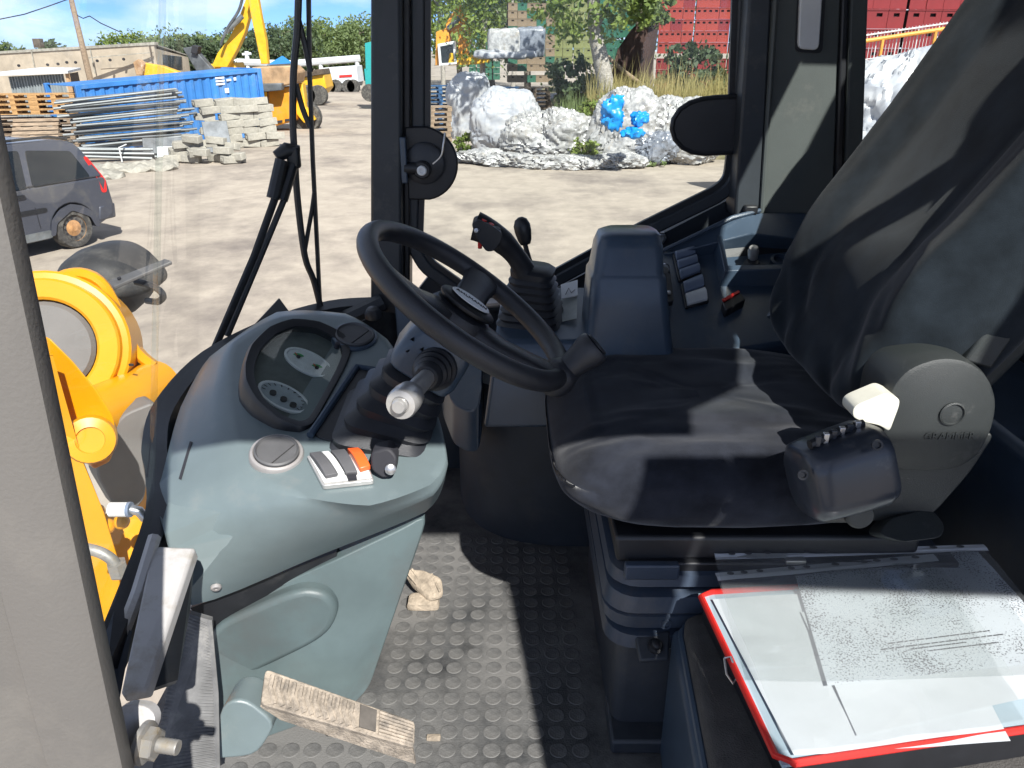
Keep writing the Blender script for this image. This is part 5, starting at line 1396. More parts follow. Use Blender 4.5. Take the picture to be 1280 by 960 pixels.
# ---------------------------------------------------------------- steel pipes
pdir = V((0.82, 0.57, 0.0)).normalized()
pipe_me = None
def pipe(c, L_, r, m, label, group, tilt=0.0, yaw=0.0):
    global pipe_me
    if m not in PM:
        o = mesh('steel_pipe', tube([V((-.5, 0, 0)), V((.5, 0, 0))], 1.0, 8), m, None, smooth=40); PM[m] = o.data
    else:
        o = bpy.data.objects.new('steel_pipe', PM[m]); col.objects.link(o)
    o.location = c; o.scale = (L_, r, r); o.rotation_euler = (0, tilt, math.atan2(pdir.y, pdir.x) + yaw)
    tag(o, label, 'pipe', group)
PM = {}
cP = G(168, 196)
for row in range(15):
    for d in range(3):
        z = .34 + row * .098
        c = V((cP.x, cP.y, 0)) + V((random.uniform(-.16, .16) + (row % 2) * .1 - .02 * row, d * .22 + .2, z + random.uniform(-.02, .02)))
        pipe(c, 3.15 + random.uniform(-.25, .25), .037, 'galv' if random.random() < .75 else 'galv_dark', 'grey steel pipe in the large stack before the container', 'pipes in the large stack', -.02 + random.uniform(-.025, .025) - .004 * row, random.uniform(-.03, .03))
cQ = G(243, 176)
for row in range(9):
    for d in range(2):
        c = V((cQ.x - .1, cQ.y, .75 + row * .13)) + V((random.uniform(-.15, .15), d * .2, 0))
        pipe(c, 1.7 + random.uniform(-.2, .2), .05, 'galv_dark' if random.random() < .7 else 'galv', 'dark short pipe in the bundle between the long pipes and container', 'short dark pipes', random.uniform(-.06, .03), random.uniform(-.08, .08))
cR = G(152, 200)
for row in range(3):
    for d in range(2):
        pipe(V((cR.x, cR.y - .35 + d * .12, .12 + row * .11)), 2.0 + random.uniform(-.1, .2), .045, 'galv', 'pale pipe in the strapped bundle on the ground', 'strapped ground pipes', .06 + random.uniform(-.02, .02), -.25)
tag(mesh('strap', tube([V((cR.x + .3, cR.y - .6, .02)), V((cR.x + .3, cR.y - .62, .42)), V((cR.x + .32, cR.y - .2, .46))], .02, 6), 'white_plastic', None), 'white strap round the ground bundle of pipes', 'strap')
for k in range(2):
    pb3 = G(128 + k * 95, 192)
    tag(mesh('support_beam', box((pb3.x, pb3.y + .6, .16), (.2, 1.2, .3)), 'wood_dark', None, bevel=.01), ('dark timber under the left end of the pipe stack', 'dark timber under the right end of the pipe stack')[k], 'timber')
pw = G(213, 203)
tag(mesh('white_board', box((0, 0, 0), (.62, .05, .42), Matrix.Translation((pw.x, pw.y, .24)) @ Matrix.Rotation(.2, 4, 'Z') @ Matrix.Rotation(-.5, 4, 'X')), 'truck_white', None, bevel=.01), 'white board leaning on the ground by the concrete blocks', 'board')
pw = G(206, 196)
tag(mesh('dark_board', box((0, 0, 0), (1.3, .05, .5), Matrix.Translation((pw.x, pw.y + .2, .3)) @ Matrix.Rotation(.2, 4, 'Z') @ Matrix.Rotation(-.5, 4, 'X')), 'galv_dark', None, bevel=.01), 'dark sheet lying behind the white board', 'board')
pw = G(274, 190)
tag(mesh('black_panel', box((0, 0, 0), (.75, .06, .95), Matrix.Translation((pw.x, pw.y, .46)) @ Matrix.Rotation(.5, 4, 'Z') @ Matrix.Rotation(-.35, 4, 'X')), 'galv_dark', None, bevel=.01), 'black square panel leaning between the two block piles', 'panel')
# concrete blocks
blk = None
def block(c, rz, tx, label, group, s=1.0):
    global blk
    if blk is None:
        o = mesh('concrete_block', join(bx(-.3, .3, -.15, .15, -.11, .11), bx(-.33, -.303, -.08, .08, -.05, .05)), 'conc', None, bevel=.015); blk = o
    else:
        o = blk.copy(); col.objects.link(o)
    o.location = c; o.rotation_euler = (tx, random.uniform(-.1, .1), rz); o.scale = (s, s, s)
    tag(o, label, 'block', group)
b0_ = G(296, 188)
for row in range(7):
    for i in range(4):
        block(V((b0_.x + (i - 1.5) * .52 + random.uniform(-.09, .09) + .1 * (row % 2) - .03 * row, b0_.y + .3 + i * .28, .13 + row * .215)), .5 + random.uniform(-.2, .2), random.uniform(-.12, .12), 'pale concrete block in the stack against the container', 'stacked concrete blocks')
b1_ = G(250, 206)
for i in range(22):
    x_ = random.uniform(-.95, .95); y_ = random.uniform(-.1, .7)
    z_ = .12 + (0.22 * (i % 4)) * (1 - abs(x_) / 1.4)
    block(V((b1_.x + x_, b1_.y + y_ + .1 * (i % 4), z_)), random.uniform(-.6, .9), random.uniform(-.25, .25), 'loose concrete block in the tumbled pile', 'tumbled concrete blocks', .85)
for i, (u, v, w) in enumerate(((150, 214, .9), (185, 212, .8), (130, 222, .5), (205, 208, .4))):
    p = G(u, v)
    tag(mesh('rubble_heap', superq(Matrix.Translation((p.x, p.y, .02)), w, .4, .16, .9, .8, 24, 10, lambda q: (q[0], q[1], q[2] + .12 * noise.noise(q * 4) + .06 * noise.noise(q * 11))), 'conc', None), ('flat rubble heap left of the pipes foot', 'flat rubble heap below the white board', 'small rubble by the van tail', 'small rubble beside the tumbled blocks')[i], 'rubble')

# ---------------------------------------------------------------- machines behind the container
ex = thing('yellow_excavator', 'yellow excavator with raised folded boom behind the container', 'excavator', py(290, 140, 42))
def beam(name, pts, Y, th, m, parent, bev=.03):
    return mesh(name, prism([py(u, v, Y) for u, v in pts], (0, th, 0)), m, parent, bevel=bev)
b_ = beam('boom', [(264, 84), (272, 66), (286, 48), (296, 28), (306, 2), (312, -14), (324, -14), (314, 10), (306, 40), (296, 62), (284, 84)], 42, .5, 'mach_yellow', ex)
beam('stick', [(308, -10), (320, -14), (326, 20), (332, 50), (335, 80), (326, 80), (320, 50), (314, 22)], 41.2, .4, 'mach_yellow', ex)
mesh('boom_cylinder', tube([py(283, 40, 41.6), py(303, 20, 41.6)], .12, 10), 'galv', ex)
mesh('boom_hose', tube(smooth_path([py(276, 56, 41.5), py(284, 36, 41.5), (py(298, 14, 41.5)), py(304, -6, 41.5)], 4), .07, 8), 'galv_dark', ex)
beam('counterweight', [(262, 80), (292, 78), (300, 100), (258, 100)], 42.5, 1.6, 'mach_yellow', ex)
dm = thing('dark_conveyor', 'dark grey slanting conveyor arm above the blue container', 'conveyor', py(250, 95, 40))
beam('conveyor_arm', [(228, 60), (240, 58), (266, 88), (246, 90)], 40, .5, 'galv_dark', dm)
beam('conveyor_head', [(240, 56), (248, 58), (246, 68), (238, 66)], 39.8, .5, 'ink', dm)
oa = thing('orange_digger_arm', 'orange digger arm lying behind the left end of the container', 'digger arm', py(190, 100, 38))
beam('arm_beam', [(168, 80), (176, 78), (200, 82), (222, 90), (222, 96), (184, 96), (172, 94)], 38, .5, 'mach_yellow', oa)
beam('arm_link', [(166, 78), (172, 74), (180, 80), (178, 94), (170, 94)], 37.8, .4, 'rust_tan', oa)
mc = thing('rusty_loader', 'rusty orange loader with large tan bucket at the end of the container', 'loader', G(355, 162))
beam('bucket', [(314, 84), (364, 82), (372, 90), (370, 104), (352, 108), (318, 110)], 31.5, 1.3, 'rust_tan', mc, .05)
beam('bucket_lip', [(316, 105), (352, 104), (352, 113), (322, 116)], 31.2, .4, 'galv_dark', mc)
beam('body', [(334, 112), (362, 108), (366, 152), (340, 159), (336, 140)], 31.8, 1.2, 'mach_orange', mc, .06)
beam('frame', [(322, 112), (334, 112), (336, 158), (326, 160), (322, 140)], 32.2, .8, 'rust_tan', mc)
beam('front_arm', [(366, 104), (378, 104), (382, 134), (394, 150), (380, 154), (368, 140)], 32.5, .5, 'mach_yellow', mc)
beam('lamp_box', [(322, 114), (331, 113), (332, 126), (323, 127)], 31.4, .3, 'mach_yellow', mc)
for u in (330, 384):
    mesh('wheel', lathe([(.2, -.2), (.55, -.2), (.6, -.1), (.6, .1), (.55, .2), (.2, .2)], basis(py(u, 146, 33), (0, -1, 0)), 18), 'tyre', mc)
for u, v in ((345, 151), (356, 149)):
    mesh('body_print', prism([py(u, v, 31.75), py(u + 8, v - 1, 31.75), py(u + 8, v + 2, 31.75), py(u, v + 3, 31.75)], (0, .02, 0)), 'ink', mc, smooth=0)
dt = thing('yellow_dumper', 'yellow dumper truck box standing before the white trailer', 'dumper', G(398, 124))
beam('tipper_box', [(376, 97), (404, 92), (408, 110), (402, 118), (378, 118)], 47, 2.0, 'mach_yellow', dt, .05)
beam('tipper_rim', [(376, 90), (402, 86), (404, 93), (376, 97)], 46.8, 2.0, 'wood_dark', dt)
for u in (384, 398):
    mesh('wheel', lathe([(.2, -.2), (.5, -.2), (.55, -.1), (.55, .1), (.5, .2), (.2, .2)], basis(py(u, 119, 46.8), (0, -1, 0)), 16), 'tyre', dt)
tl = thing('white_trailer', 'white box trailer parked at the far end of the road', 'trailer', G(425, 111))
beam('trailer_box', [(402, 85), (445, 82), (448, 103), (404, 106)], 62, 2.5, 'truck_white', tl, .04)
beam('trailer_skirt', [(404, 106), (448, 103), (447, 108), (406, 111)], 62.1, 2.0, 'galv_dark', tl)
beam('red_sign', [(424, 94), (440, 93), (440, 96), (424, 97)], 61.95, .02, 'red_plastic', tl, 0)
for u in (412, 420, 436, 442):
    mesh('wheel', lathe([(.2, -.2), (.48, -.2), (.5, 0), (.48, .2), (.2, .2)], basis(py(u, 108, 61.9), (0, -1, 0)), 16), 'tyre', tl)
tm = thing('teal_machine', 'teal machine with upright mast half hidden by the cab pillar', 'machine', G(466, 124))
beam('machine_box', [(455, 86), (480, 84), (482, 112), (457, 112)], 44, 1.6, 'teal', tm, .04)
beam('mast', [(456, 54), (464, 52), (464, 86), (457, 88)], 44, .5, 'teal', tm, .02)
mesh('wheel', lathe([(.2, -.2), (.42, -.2), (.45, 0), (.42, .2), (.2, .2)], basis(py(462, 116, 43.9), (0, -1, 0)), 16), 'tyre', tm)
tn = thing('blue_canopy', 'small blue pitched canopy in front of the tree line', 'canopy', py(350, 84, 66))
mesh('canopy_roof', loft([[py(334, 81, 66), py(366, 79, 66), py(366, 79, 70), py(334, 81, 70)], [py(352, 70, 66), py(354, 70, 66), py(354, 70, 70), py(352, 70, 70)]]), 'tent_blue', tn, smooth=0)
for u in (336, 364):
    mesh('canopy_leg', tube([py(u, 80, 66), V((py(u, 80, 66).x, 66, 0))], .06, 6), 'galv', tn)
rl = thing('pale_barrier', 'long pale horizontal barrier pipe in front of the trees', 'barrier', py(380, 80, 70))
mesh('barrier_pipe', tube([py(280, 77, 70), py(360, 80, 70), py(450, 73, 70)], .28, 8), 'truck_white', rl)
for u in (308, 400, 446):
    mesh('barrier_post', tube([py(u, 64 if u == 308 else 74, 70), V((py(u, 74, 70).x, 70, 0))], .18, 6), 'truck_white', rl)
mesh('barrier_crossbar', tube([py(303, 68, 69.9), py(314, 67, 69.9)], .1, 6), 'truck_white', rl)

# ---------------------------------------------------------------- trees
def crown_mesh(c, rx, ry, rz, nclump, nleaf, size, rnd, clump=.28, hang=0.0):
    v_, f_ = [], []
    for i in range(nclump):
        while True:
            p = V((rnd.uniform(-1, 1), rnd.uniform(-1, 1), rnd.uniform(-1, 1)))
            if .25 < p.length < 1: break
        cc_ = V((p.x * rx, p.y * ry, p.z * rz)) * (1 + .22 * noise.noise(p * 2.3 + V((c[0], c[1], 0))))
        cr = clump * (rx + rz) / 2 * rnd.uniform(.5, 1.15)
        for k in range(nleaf):
            q = V((rnd.gauss(0, 1), rnd.gauss(0, 1), rnd.gauss(0, .7))) * cr * .55
            q.z -= hang * rnd.random() * cr
            o_ = V(c) + cc_ + q
            s = size * rnd.uniform(.6, 1.4)
            a_ = V((rnd.gauss(0, 1), rnd.gauss(0, 1), rnd.gauss(0, 1))).normalized()
            b_ = a_.cross(V((rnd.gauss(0, 1), rnd.gauss(0, 1), rnd.gauss(0, 1)))).normalized()
            n0 = len(v_)
            v_ += [o_ - a_ * s, o_ + b_ * s * .55, o_ + a_ * s, o_ - b_ * s * .55]
            f_.append((n0, n0 + 1, n0 + 2, n0 + 3))
    return v_, f_
def tree(base, h, rx, leaf, label, seed, trunk='bark', ncl=46, nl=34, size=.28, group=None, lean=0.0, crown_lo=.3, name='deciduous_tree', hang=0.0, tr=.02):
    rnd = random.Random(seed)
    t = thing(name, label, 'tree', base, group)
    b = V(base)
    top = b + V((lean, 0, h * .9))
    pth = smooth_path([b + V((0, 0, -.1)), b.lerp(top, .3) + V((rnd.uniform(-.2, .2), 0, 0)), b.lerp(top, .65) + V((rnd.uniform(-.3, .3), 0, 0)), top], 3)
    tv = [tube(pth, [h * tr * (1 - .8 * i / (len(pth) - 1)) + .02 for i in range(len(pth))], 8)]
    for k in range(6):
        s = pth[3 + k % (len(pth) - 4)]
        a_ = rnd.uniform(0, 6.28)
        e = s + V((math.cos(a_) * rx * .6, math.sin(a_) * rx * .6, h * .16))
        tv.append(tube([s, s.lerp(e, .5) + V((0, 0, -.1)), e], [h * tr * .4, h * tr * .25, .02], 5))
    mesh('trunk', join(*tv), trunk, t, smooth=60)
    c = b + V((lean * .7, 0, h * (crown_lo + (1 - crown_lo) / 2)))
    mesh('crown', crown_mesh(c, rx, rx * .9, h * (1 - crown_lo) / 2, ncl, nl, size, rnd, hang=hang), leaf, t, smooth=0)
    return t
tl_spec = [(12, 68, 70, 1.6, 'leaf_mid', 'small tree top at the far left over the building'), (60, 50, 66, 1.4, 'leaf_dark', 'scrubby treetop beside the roof tank'),
           (168, 30, 72, 4.2, 'leaf_light', 'pale tree left of the tall boom over the building'), (212, 28, 70, 3.4, 'leaf_mid', 'rounded green tree beside the pale tree'),
           (236, 38, 66, 3.0, 'leaf_dark', 'dark tree next to the yellow boom base'), (262, 32, 78, 3.4, 'leaf_mid', 'tree directly behind the yellow boom'),
           (300, 26, 82, 3.6, 'leaf_dark', 'dark tree inside the fold of the boom'), (345, 17, 80, 4.6, 'leaf_dark', 'broad dark tree right of the boom'),
           (385, 12, 84, 4.6, 'leaf_mid', 'tall tree seen behind the wiper blade'), (418, 10, 88, 4.4, 'leaf_light', 'pale green tree above the white trailer'),
           (448, 16, 84, 4.2, 'leaf_mid', 'bright tree beside the cab pillar'), (470, 8, 92, 5.0, 'leaf_mid', 'tree partly covered by the cab pillar')]
for i, (u, v, Y, r, lf, lb) in enumerate(tl_spec):
    p = py(u, v, Y)
    h = p.z
    tree((p.x, Y, 0), max(h * .86, 3.3), r * .95, lf, lb, 100 + i, ncl=90, nl=60, size=.155, group='trees along the far edge of the yard', crown_lo=.12)
# light birches behind the side window, left part
for i, (u, Y, h, lf, lb) in enumerate(((552, 50, 9, 'leaf_light', 'sunlit light green tree behind the orange excavator'), (604, 40, 9.5, 'leaf_light', 'slim birch with pale trunk right of the orange excavator'), (640, 56, 10, 'leaf_mid', 'tree behind the grey crates at the side window'))):
    p = py(u, 60, Y)
    tree((p.x, Y, 0), h, 2.0 if i != 1 else 1.7, lf, lb, 300 + i, trunk='birch_bark', ncl=64, nl=60, size=.12, group='birches behind the bags', crown_lo=.25, tr=.016)
for i, (u, Y, h, r, lf, lb) in enumerate(((660, 62, 13, 3.6, 'leaf_dark', 'tall dark tree behind the brown crates'), (700, 60, 14, 3.8, 'leaf_mid', 'tall green tree behind the yellow green crates'), (760, 58, 14, 4.0, 'leaf_dark', 'tall dark tree behind the green crates'), (815, 60, 14, 3.8, 'leaf_mid', 'tall tree behind the brown tarp'), (575, 68, 12, 3.6, 'leaf_mid', 'green tree far behind the orange excavator'), (615, 72, 13, 3.6, 'leaf_dark', 'dark tree far behind the slim birch'))):
    p = py(u, 60, Y)
    tree((p.x, Y, 0), h, r, lf, lb, 400 + i, ncl=90, nl=60, size=.155, group='tall trees behind the crate yard', crown_lo=.15)
# near birch with white trunk, crown hangs into the window top
p = py(752, 133, 26.0)
bt = thing('birch_tree', 'white barked birch trunk standing behind the plastic bags', 'tree', (p.x, p.y, 0))
tp = [V((p.x, p.y, .9)), py(757, 110, p.y), py(750, 70, p.y), py(744, 40, p.y), py(742, 5, p.y), py(738, -60, p.y), py(736, -160, p.y)]
mesh('trunk', tube(smooth_path(tp, 4), [.30 - .17 * i / 24 for i in range(25)], 12), 'birch_bark', bt, smooth=60)
mesh('limb', tube([py(744, 40, p.y), py(760, 0, p.y), py(775, -40, p.y + .5)], [.10, .07, .05], 8), 'birch_bark', bt)
rnd = random.Random(5)
hang_v = [crown_mesh(py(728, 2, p.y - .3), 1.5, 1.0, 1.1, 22, 50, .10, rnd, hang=1.2), crown_mesh(py(775, 2, p.y - .2), 1.2, .9, .9, 16, 50, .10, rnd, hang=1.0), crown_mesh(py(800, -12, p.y), 1.0, .8, .8, 10, 46, .10, rnd, hang=.8), crown_mesh(py(745, -160, p.y), 3.2, 3.0, 2.4, 50, 50, .14, rnd)]
mesh('crown', join(*hang_v), 'leaf_light', bt, smooth=0)
p_ = py(835, 124, 27.5)
bt2 = thing('leafy_tree', 'darker leafy branch mass hanging at the top right of the birch', 'tree', (p_.x - 1.2, p_.y + 2, 0))
mesh('trunk', tube([V((p_.x - 1.2, p_.y + 2, 0)), py(800, 20, p_.y + 2), py(806, -140, p_.y + 2)], [.16, .12, .06], 8), 'bark', bt2)
mesh('crown', join(crown_mesh(py(806, -2, p_.y), 1.2, 1.0, .8, 14, 46, .11, rnd, hang=.8), crown_mesh(py(810, -130, p_.y + 1), 2.6, 2, 2, 30, 46, .14, rnd)), 'leaf_mid', bt2, smooth=0)
def shrub(u, v, w, h, leaf, label, seed, size=.09, group=None, n=22, Y=None):
    p = G(u, v) if Y is None else py(u, v, Y)
    zb = 0 if Y is None else bank_z(p.x, p.y)
    t = thing('shrub', label, 'shrub', (p.x, p.y, zb), group)
    rnd = random.Random(seed)
    mesh('stems', join(*[tube([V((p.x + rnd.uniform(-.1, .1), p.y, zb - .05)), V((p.x + rnd.uniform(-w, w) * .7, p.y + rnd.uniform(-.2, .2), zb + h * rnd.uniform(.5, .9)))], [.015, .006], 5) for _ in range(6)]), 'bark', t)
    mesh('foliage', crown_mesh((p.x, p.y, zb + h * .5), w, w * .7, h * .52, n, 34, size, rnd), leaf, t, smooth=0)
shrub(722, 116, 1.1, 1.5, 'leaf_dark', 'dark green shrub left of the birch trunk', 1, .12, n=44, Y=27.5)
shrub(862, 112, 1.3, 1.9, 'leaf_dark', 'dark shrub under the red crate wall', 2, .12, n=44, Y=28.6)
shrub(737, 152, .5, .9, 'leaf_light', 'bright yellow green weed between bags and birch', 3, .07, Y=24.4)
shrub(733, 206, .45, .75, 'leaf_light', 'green weed growing in the middle of the plastic heap', 4, .06)
shrub(580, 192, .28, .55, 'leaf_light', 'small weed at the left foot of the bags', 5, .06)
shrub(775, 140, .6, .8, 'leaf_mid', 'low weed at the foot of the birch', 6, .07, Y=25.2)
shrub(815, 208, .4, .2, 'leaf_mid', 'flat weed patch before the blue film bag', 7, .05, n=10)
def grass(name, x0, x1, y0, y1, n, hmin, hmax, m, label, seed):
    rnd = random.Random(seed); v_, f_ = [], []
    for i in range(n):
        x, y = rnd.uniform(x0, x1), rnd.uniform(y0, y1)
        h = rnd.uniform(hmin, hmax) * (1.5 if rnd.random() < .08 else 1); w = rnd.uniform(.008, .02)
        l = rnd.uniform(-.25, .25) * h; a_ = rnd.uniform(0, 3.14)
        wx, wy = math.cos(a_) * w, math.sin(a_) * w
        n0 = len(v_)
        zb = bank_z(x, y)
        v_ += [V((x - wx, y - wy, zb)), V((x + wx, y + wy, zb)), V((x + l * .4 + wx * .7, y + wy, zb + h * .6)), V((x + l * .4 - wx * .7, y, zb + h * .6)), V((x + l, y, zb + h))]
        f_ += [(n0, n0 + 1, n0 + 2, n0 + 3), (n0 + 3, n0 + 2, n0 + 4)]
    o = mesh(name, (v_, f_), m, None, smooth=0)
    tag(o, label, 'grass', kind='stuff')
a_, b_ = py(690, 140, 24.6), py(1010, 140, 24.6)
grass('tall_grass', a_.x + 1.2, b_.x, 24.4, 27.5, 4200, .35, 1.25, 'straw', 'tall dry grass behind the bags', 11)
grass('green_grass', a_.x - .6, b_.x, 23.9, 28, 3000, .2, .6, 'leaf_mid', 'low green grass under the dry stalks', 12)

# ---------------------------------------------------------------- crates
def crate_vf(w, d, h, holes=1):
    parts = []
    hw = .10 if holes > 1 else .11
    # front wall built round its hand holes so the openings are real
    xs = [-w / 2]
    for k in range(holes):
        cx = -w / 2 + w * (k + .5) / holes
        xs += [cx - hw / 2, cx + hw / 2]
    xs.append(w / 2)
    z0, z1 = h * .62, h * .80
    parts.append(bx(-w / 2, w / 2, -d / 2, -d / 2 + .02, 0, z0))
    parts.append(bx(-w / 2, w / 2, -d / 2, -d / 2 + .02, z1, h))
    for k in range(0, len(xs), 2):
        parts.append(bx(xs[k], xs[k + 1], -d / 2, -d / 2 + .02, z0, z1))
    parts.append(bx(-w / 2, w / 2, -d / 2 - .012, -d / 2 - .001, h * .93, h))
    parts.append(bx(-w / 2, w / 2, -d / 2 - .012, -d / 2 - .001, 0, h * .06))
    nbody = sum(len(p[1]) for p in parts)
    inner = bx(-w / 2 + .01, w / 2 - .01, -d / 2 + .05, d / 2, .01, h - .01)
    parts.append(inner)
    vf_ = join(*parts)
    return vf_, [0] * nbody + [1] * 6
CR = {}
def crate(key, w, d, h, holes, m, loc, rz, label, group):
    if (key, m) not in CR:
        vf_, mi = crate_vf(w, d, h, holes)
        o = mesh('bottle_crate', vf_, None, None, smooth=0, mats=[m, 'crate_hole'], mi=mi); CR[(key, m)] = o.data
    else:
        o = bpy.data.objects.new('bottle_crate', CR[(key, m)]); col.objects.link(o)
    o.location = loc; o.rotation_euler = (0, 0, rz)
    tag(o, label, 'crate', group)
def crate_wall(u0, v0, Y, ncol, nrow, w, h, holes, key, pick, rz, label, group, z0=0.15, gaps=(), jitter=.006, skip=None, gap=.16, gaprow=3):
    p = py(u0, v0, Y)
    e = V((math.cos(rz), math.sin(rz), 0))
    x = 0
    for c_ in range(ncol):
        for r_ in range(nrow):
            if skip and skip(c_, r_): continue
            q = p + e * x
            crate(key, w, .3, h, holes, pick(c_, r_), (q.x + random.uniform(-jitter, jitter), q.y + random.uniform(-jitter, jitter), z0 + r_ * (h + .004) + (gap if r_ >= gaprow else 0)), rz + random.uniform(-.012, .012), label, group)
        x += w + .006 + (.05 if c_ in gaps else 0)
crate_wall(826, 95, 30.5, 9, 9, .40, .37, 2, 'a', lambda c_, r_: 'crate_red_sunlit' if (r_ >= 3 and c_ < 7 and random.random() < .8) else 'crate_red', -.10, 'red bottle crate in the tall wall seen through the side window', 'red crates behind the grass', z0=1.55, gaps=(2, 5), gaprow=3)  # upper left crates take the sunlit copy, the rest the shaded red
crate_wall(1040, 95, 15.0, 12, 9, .31, .31, 1, 'b', lambda c_, r_: 'crate_red', .12, 'red bottle crate in the stack behind the mesh fence', 'red crates behind the fence', z0=1.75, gaps=(3, 7), gap=.0, skip=lambda c_, r_: r_ < 3 or r_ > 7 or c_ < 1 or c_ > 9)
crate_wall(697, 68, 38, 4, 13, .44, .34, 1, 'c', lambda c_, r_: 'crate_lime', -.05, 'yellow green crate in the stack left of the birch', 'yellow green crates', z0=1.3, gaps=(1,), gaprow=7, gap=.1, skip=lambda c_, r_: r_ < 3 or r_ > 10)
crate_wall(752, 68, 39, 6, 13, .42, .34, 1, 'd', lambda c_, r_: 'crate_green', -.05, 'green crate in the stack behind the birch', 'green crates', z0=1.3, gaprow=6, gap=.1, skip=lambda c_, r_: r_ < 3 or r_ > 10)
crate_wall(640, 70, 37, 5, 12, .42, .30, 1, 'e', lambda c_, r_: 'crate_brown' if (c_ + r_) % 4 else 'crate_green', .22, 'brown crate in the stack right of the orange excavator', 'brown crates', z0=1.0, skip=lambda c_, r_: r_ < 2 or r_ > 11)
crate_wall(590, 70, 52, 4, 7, .5, .36, 1, 'd', lambda c_, r_: 'crate_green', .1, 'distant green crate behind the orange excavator', 'distant green crates', z0=1.2)
# pallets under the crates seen through the side window
def pal_stack(u, v, Y, n, m, rz, label, group):
    p = py(u, v, Y)
    for k in range(n):
        put_pallet(m, (p.x + random.uniform(-.03, .03), Y, k * .15), rz + random.uniform(-.04, .04), label, group)
pal_stack(630, 90, 31.5, 11, 'wood_blue', .1, 'blue pallet in the stack behind the grey bags', 'blue pallets')
pal_stack(668, 90, 31.5, 11, 'wood_dark', .05, 'dark pallet in the stack beside the blue pallets', 'dark pallets')
pal_stack(592, 100, 31.0, 10, 'wood_dark', .0, 'dark pallet in the stack behind the tall white bag', 'dark pallets behind the white bag')
pal_stack(538, 130, 25.5, 9, 'wood_old', .2, 'weathered pallet in the stack left of the tall white bag', 'weathered pallets by the pillar')
pal_stack(548, 90, 33, 11, 'wood_blue', .2, 'blue pallet under the orange excavator', 'blue pallets under the excavator')
# white wrapped goods
for i, (u, v, w, h, Y, m) in enumerate(((632, 54, 1.5, 1.1, 35, 'bag_clear'), (663, 52, 1.2, 1.1, 35, 'bag_grey'), (632, 68, 2.6, .3, 34.5, 'bag_white'))):
    c_ = py(u, v, Y)
    tag(mesh('wrapped_goods', superq(Matrix.Translation(c_), w / 2, .6, h / 2, .3, .3, 40, 20, lambda q: (q[0] + .08 * noise.noise(q * 4), q[1], q[2] + .10 * noise.noise(q * 3))), m, None), ('white film wrapped goods on the dark pallets', 'grey film wrapped goods beside the white ones', 'flat white sheet load below the wrapped goods')[i], 'goods')
# orange excavator
oe = thing('orange_excavator', 'orange excavator with white framed cab seen through the side window', 'excavator', py(570, 85, 40))
YE = 40
beam('engine_body', [(545, 40), (560, 34), (566, 80), (544, 82)], YE, 1.6, 'mach_orange', oe)
beam('house', [(562, 66), (600, 70), (602, 80), (560, 82)], YE - .2, 1.8, 'mach_yellow', oe)
cb_ = mesh('cab_frame', ringframe([py(u, v, YE - .3) for u, v in ((547, 55), (568, 51), (571, 80), (549, 82))], [py(u, v, YE - .3) for u, v in ((550, 58), (566, 55), (568, 78), (552, 79))], (0, 1.2, 0)), 'truck_white', oe, smooth=0)
mesh('cab_glass', prism([py(u, v, YE - .1) for u, v in ((550, 58), (566, 55), (568, 78), (552, 79))], (0, .05, 0)), 'van_glass', oe, smooth=0)
beam('boom', [(574, 80), (572, 44), (558, 40), (557, 30), (568, 12), (576, 6), (586, 12), (588, 50), (584, 80)], YE + .3, .6, 'mach_orange', oe)
mesh('boom_cylinder', tube([py(560, 36, YE), py(574, 22, YE)], .12, 8), 'galv', oe)
beam('yellow_hood', [(596, 72), (612, 70), (612, 78), (596, 80)], YE - .6, 1.0, 'mach_yellow', oe)

# brown hanging tarp and grey slanting rail
tv, tf = [], []
tw = [(826, 16, 812, 104), (814, 22, 800, 104), (802, 26, 790, 106), (792, 34, 780, 108), (784, 44, 768, 108), (772, 62, 760, 108)]
for i, (a1, a2, b1, b2) in enumerate(tw):
    for j in range(9):
        t = j / 8
        tv.append(py(a1 + (b1 - a1) * t, a2 + (b2 - a2) * t, 28.5 + .18 * math.sin(i * 1.7 + j * .5) + .25 * t))
for i in range(len(tw) - 1):
    for j in range(8):
        tf.append((i * 9 + j, i * 9 + j + 1, (i + 1) * 9 + j + 1, (i + 1) * 9 + j))
tag(mesh('brown_tarp', (tv, tf), 'tarp_brown', None, smooth=80, solid=.03), 'dark brown tarp hanging between the birch and red crates', 'tarp')
tag(mesh('leaning_pole', tube([py(756, 68, 27.5), py(778, 88, 27.5), py(800, 104, 27.5)], .07, 8), 'wood_old', None), 'wooden pole leaning down right from the birch trunk', 'pole')

# ---------------------------------------------------------------- plastic waste bags
def bag(u, v, w, h, m, label, seed, Y=None, e=.75, amp=.12, d=.7, zoff=0.0):
    p = G(u, v) if Y is None else py(u, v, Y)
    zb = 0
    if Y:
        zb = zoff; p = V((p.x, Y, zb))
    def fn(q):
        s = V((seed * 3.1, seed * 1.7, 0))
        k = 1 + amp * 1.6 * noise.noise(q * 1.6 + s)
        w_ = V((noise.noise(q * 2.2 + s), noise.noise(q * 2.2 - s), noise.noise(q * 2.2 + s * 2))) * .35
        r_ = abs(noise.noise((q + w_) * 3.6 + s)) * 1.1 + .8 * abs(noise.noise((q + w_) * 7.5 + s)) + .55 * abs(noise.noise((q + w_) * 15 + s)) + .3 * abs(noise.noise(q * 31 + s))
        k += amp * .85 * (.55 - r_)
        zz = q.z * k
        return (q.x * k * (1 - .12 * q.z / h), q.y * k, zz)
    o = mesh('plastic_bag', superq(Matrix.Translation((p.x, p.y, zb + h * .47)), w / 2, w / 2 * d, h / 2, e, e, 150, 80, fn), m, None, smooth=45)
    tag(o, label, 'bag', 'heap of plastic waste bags')
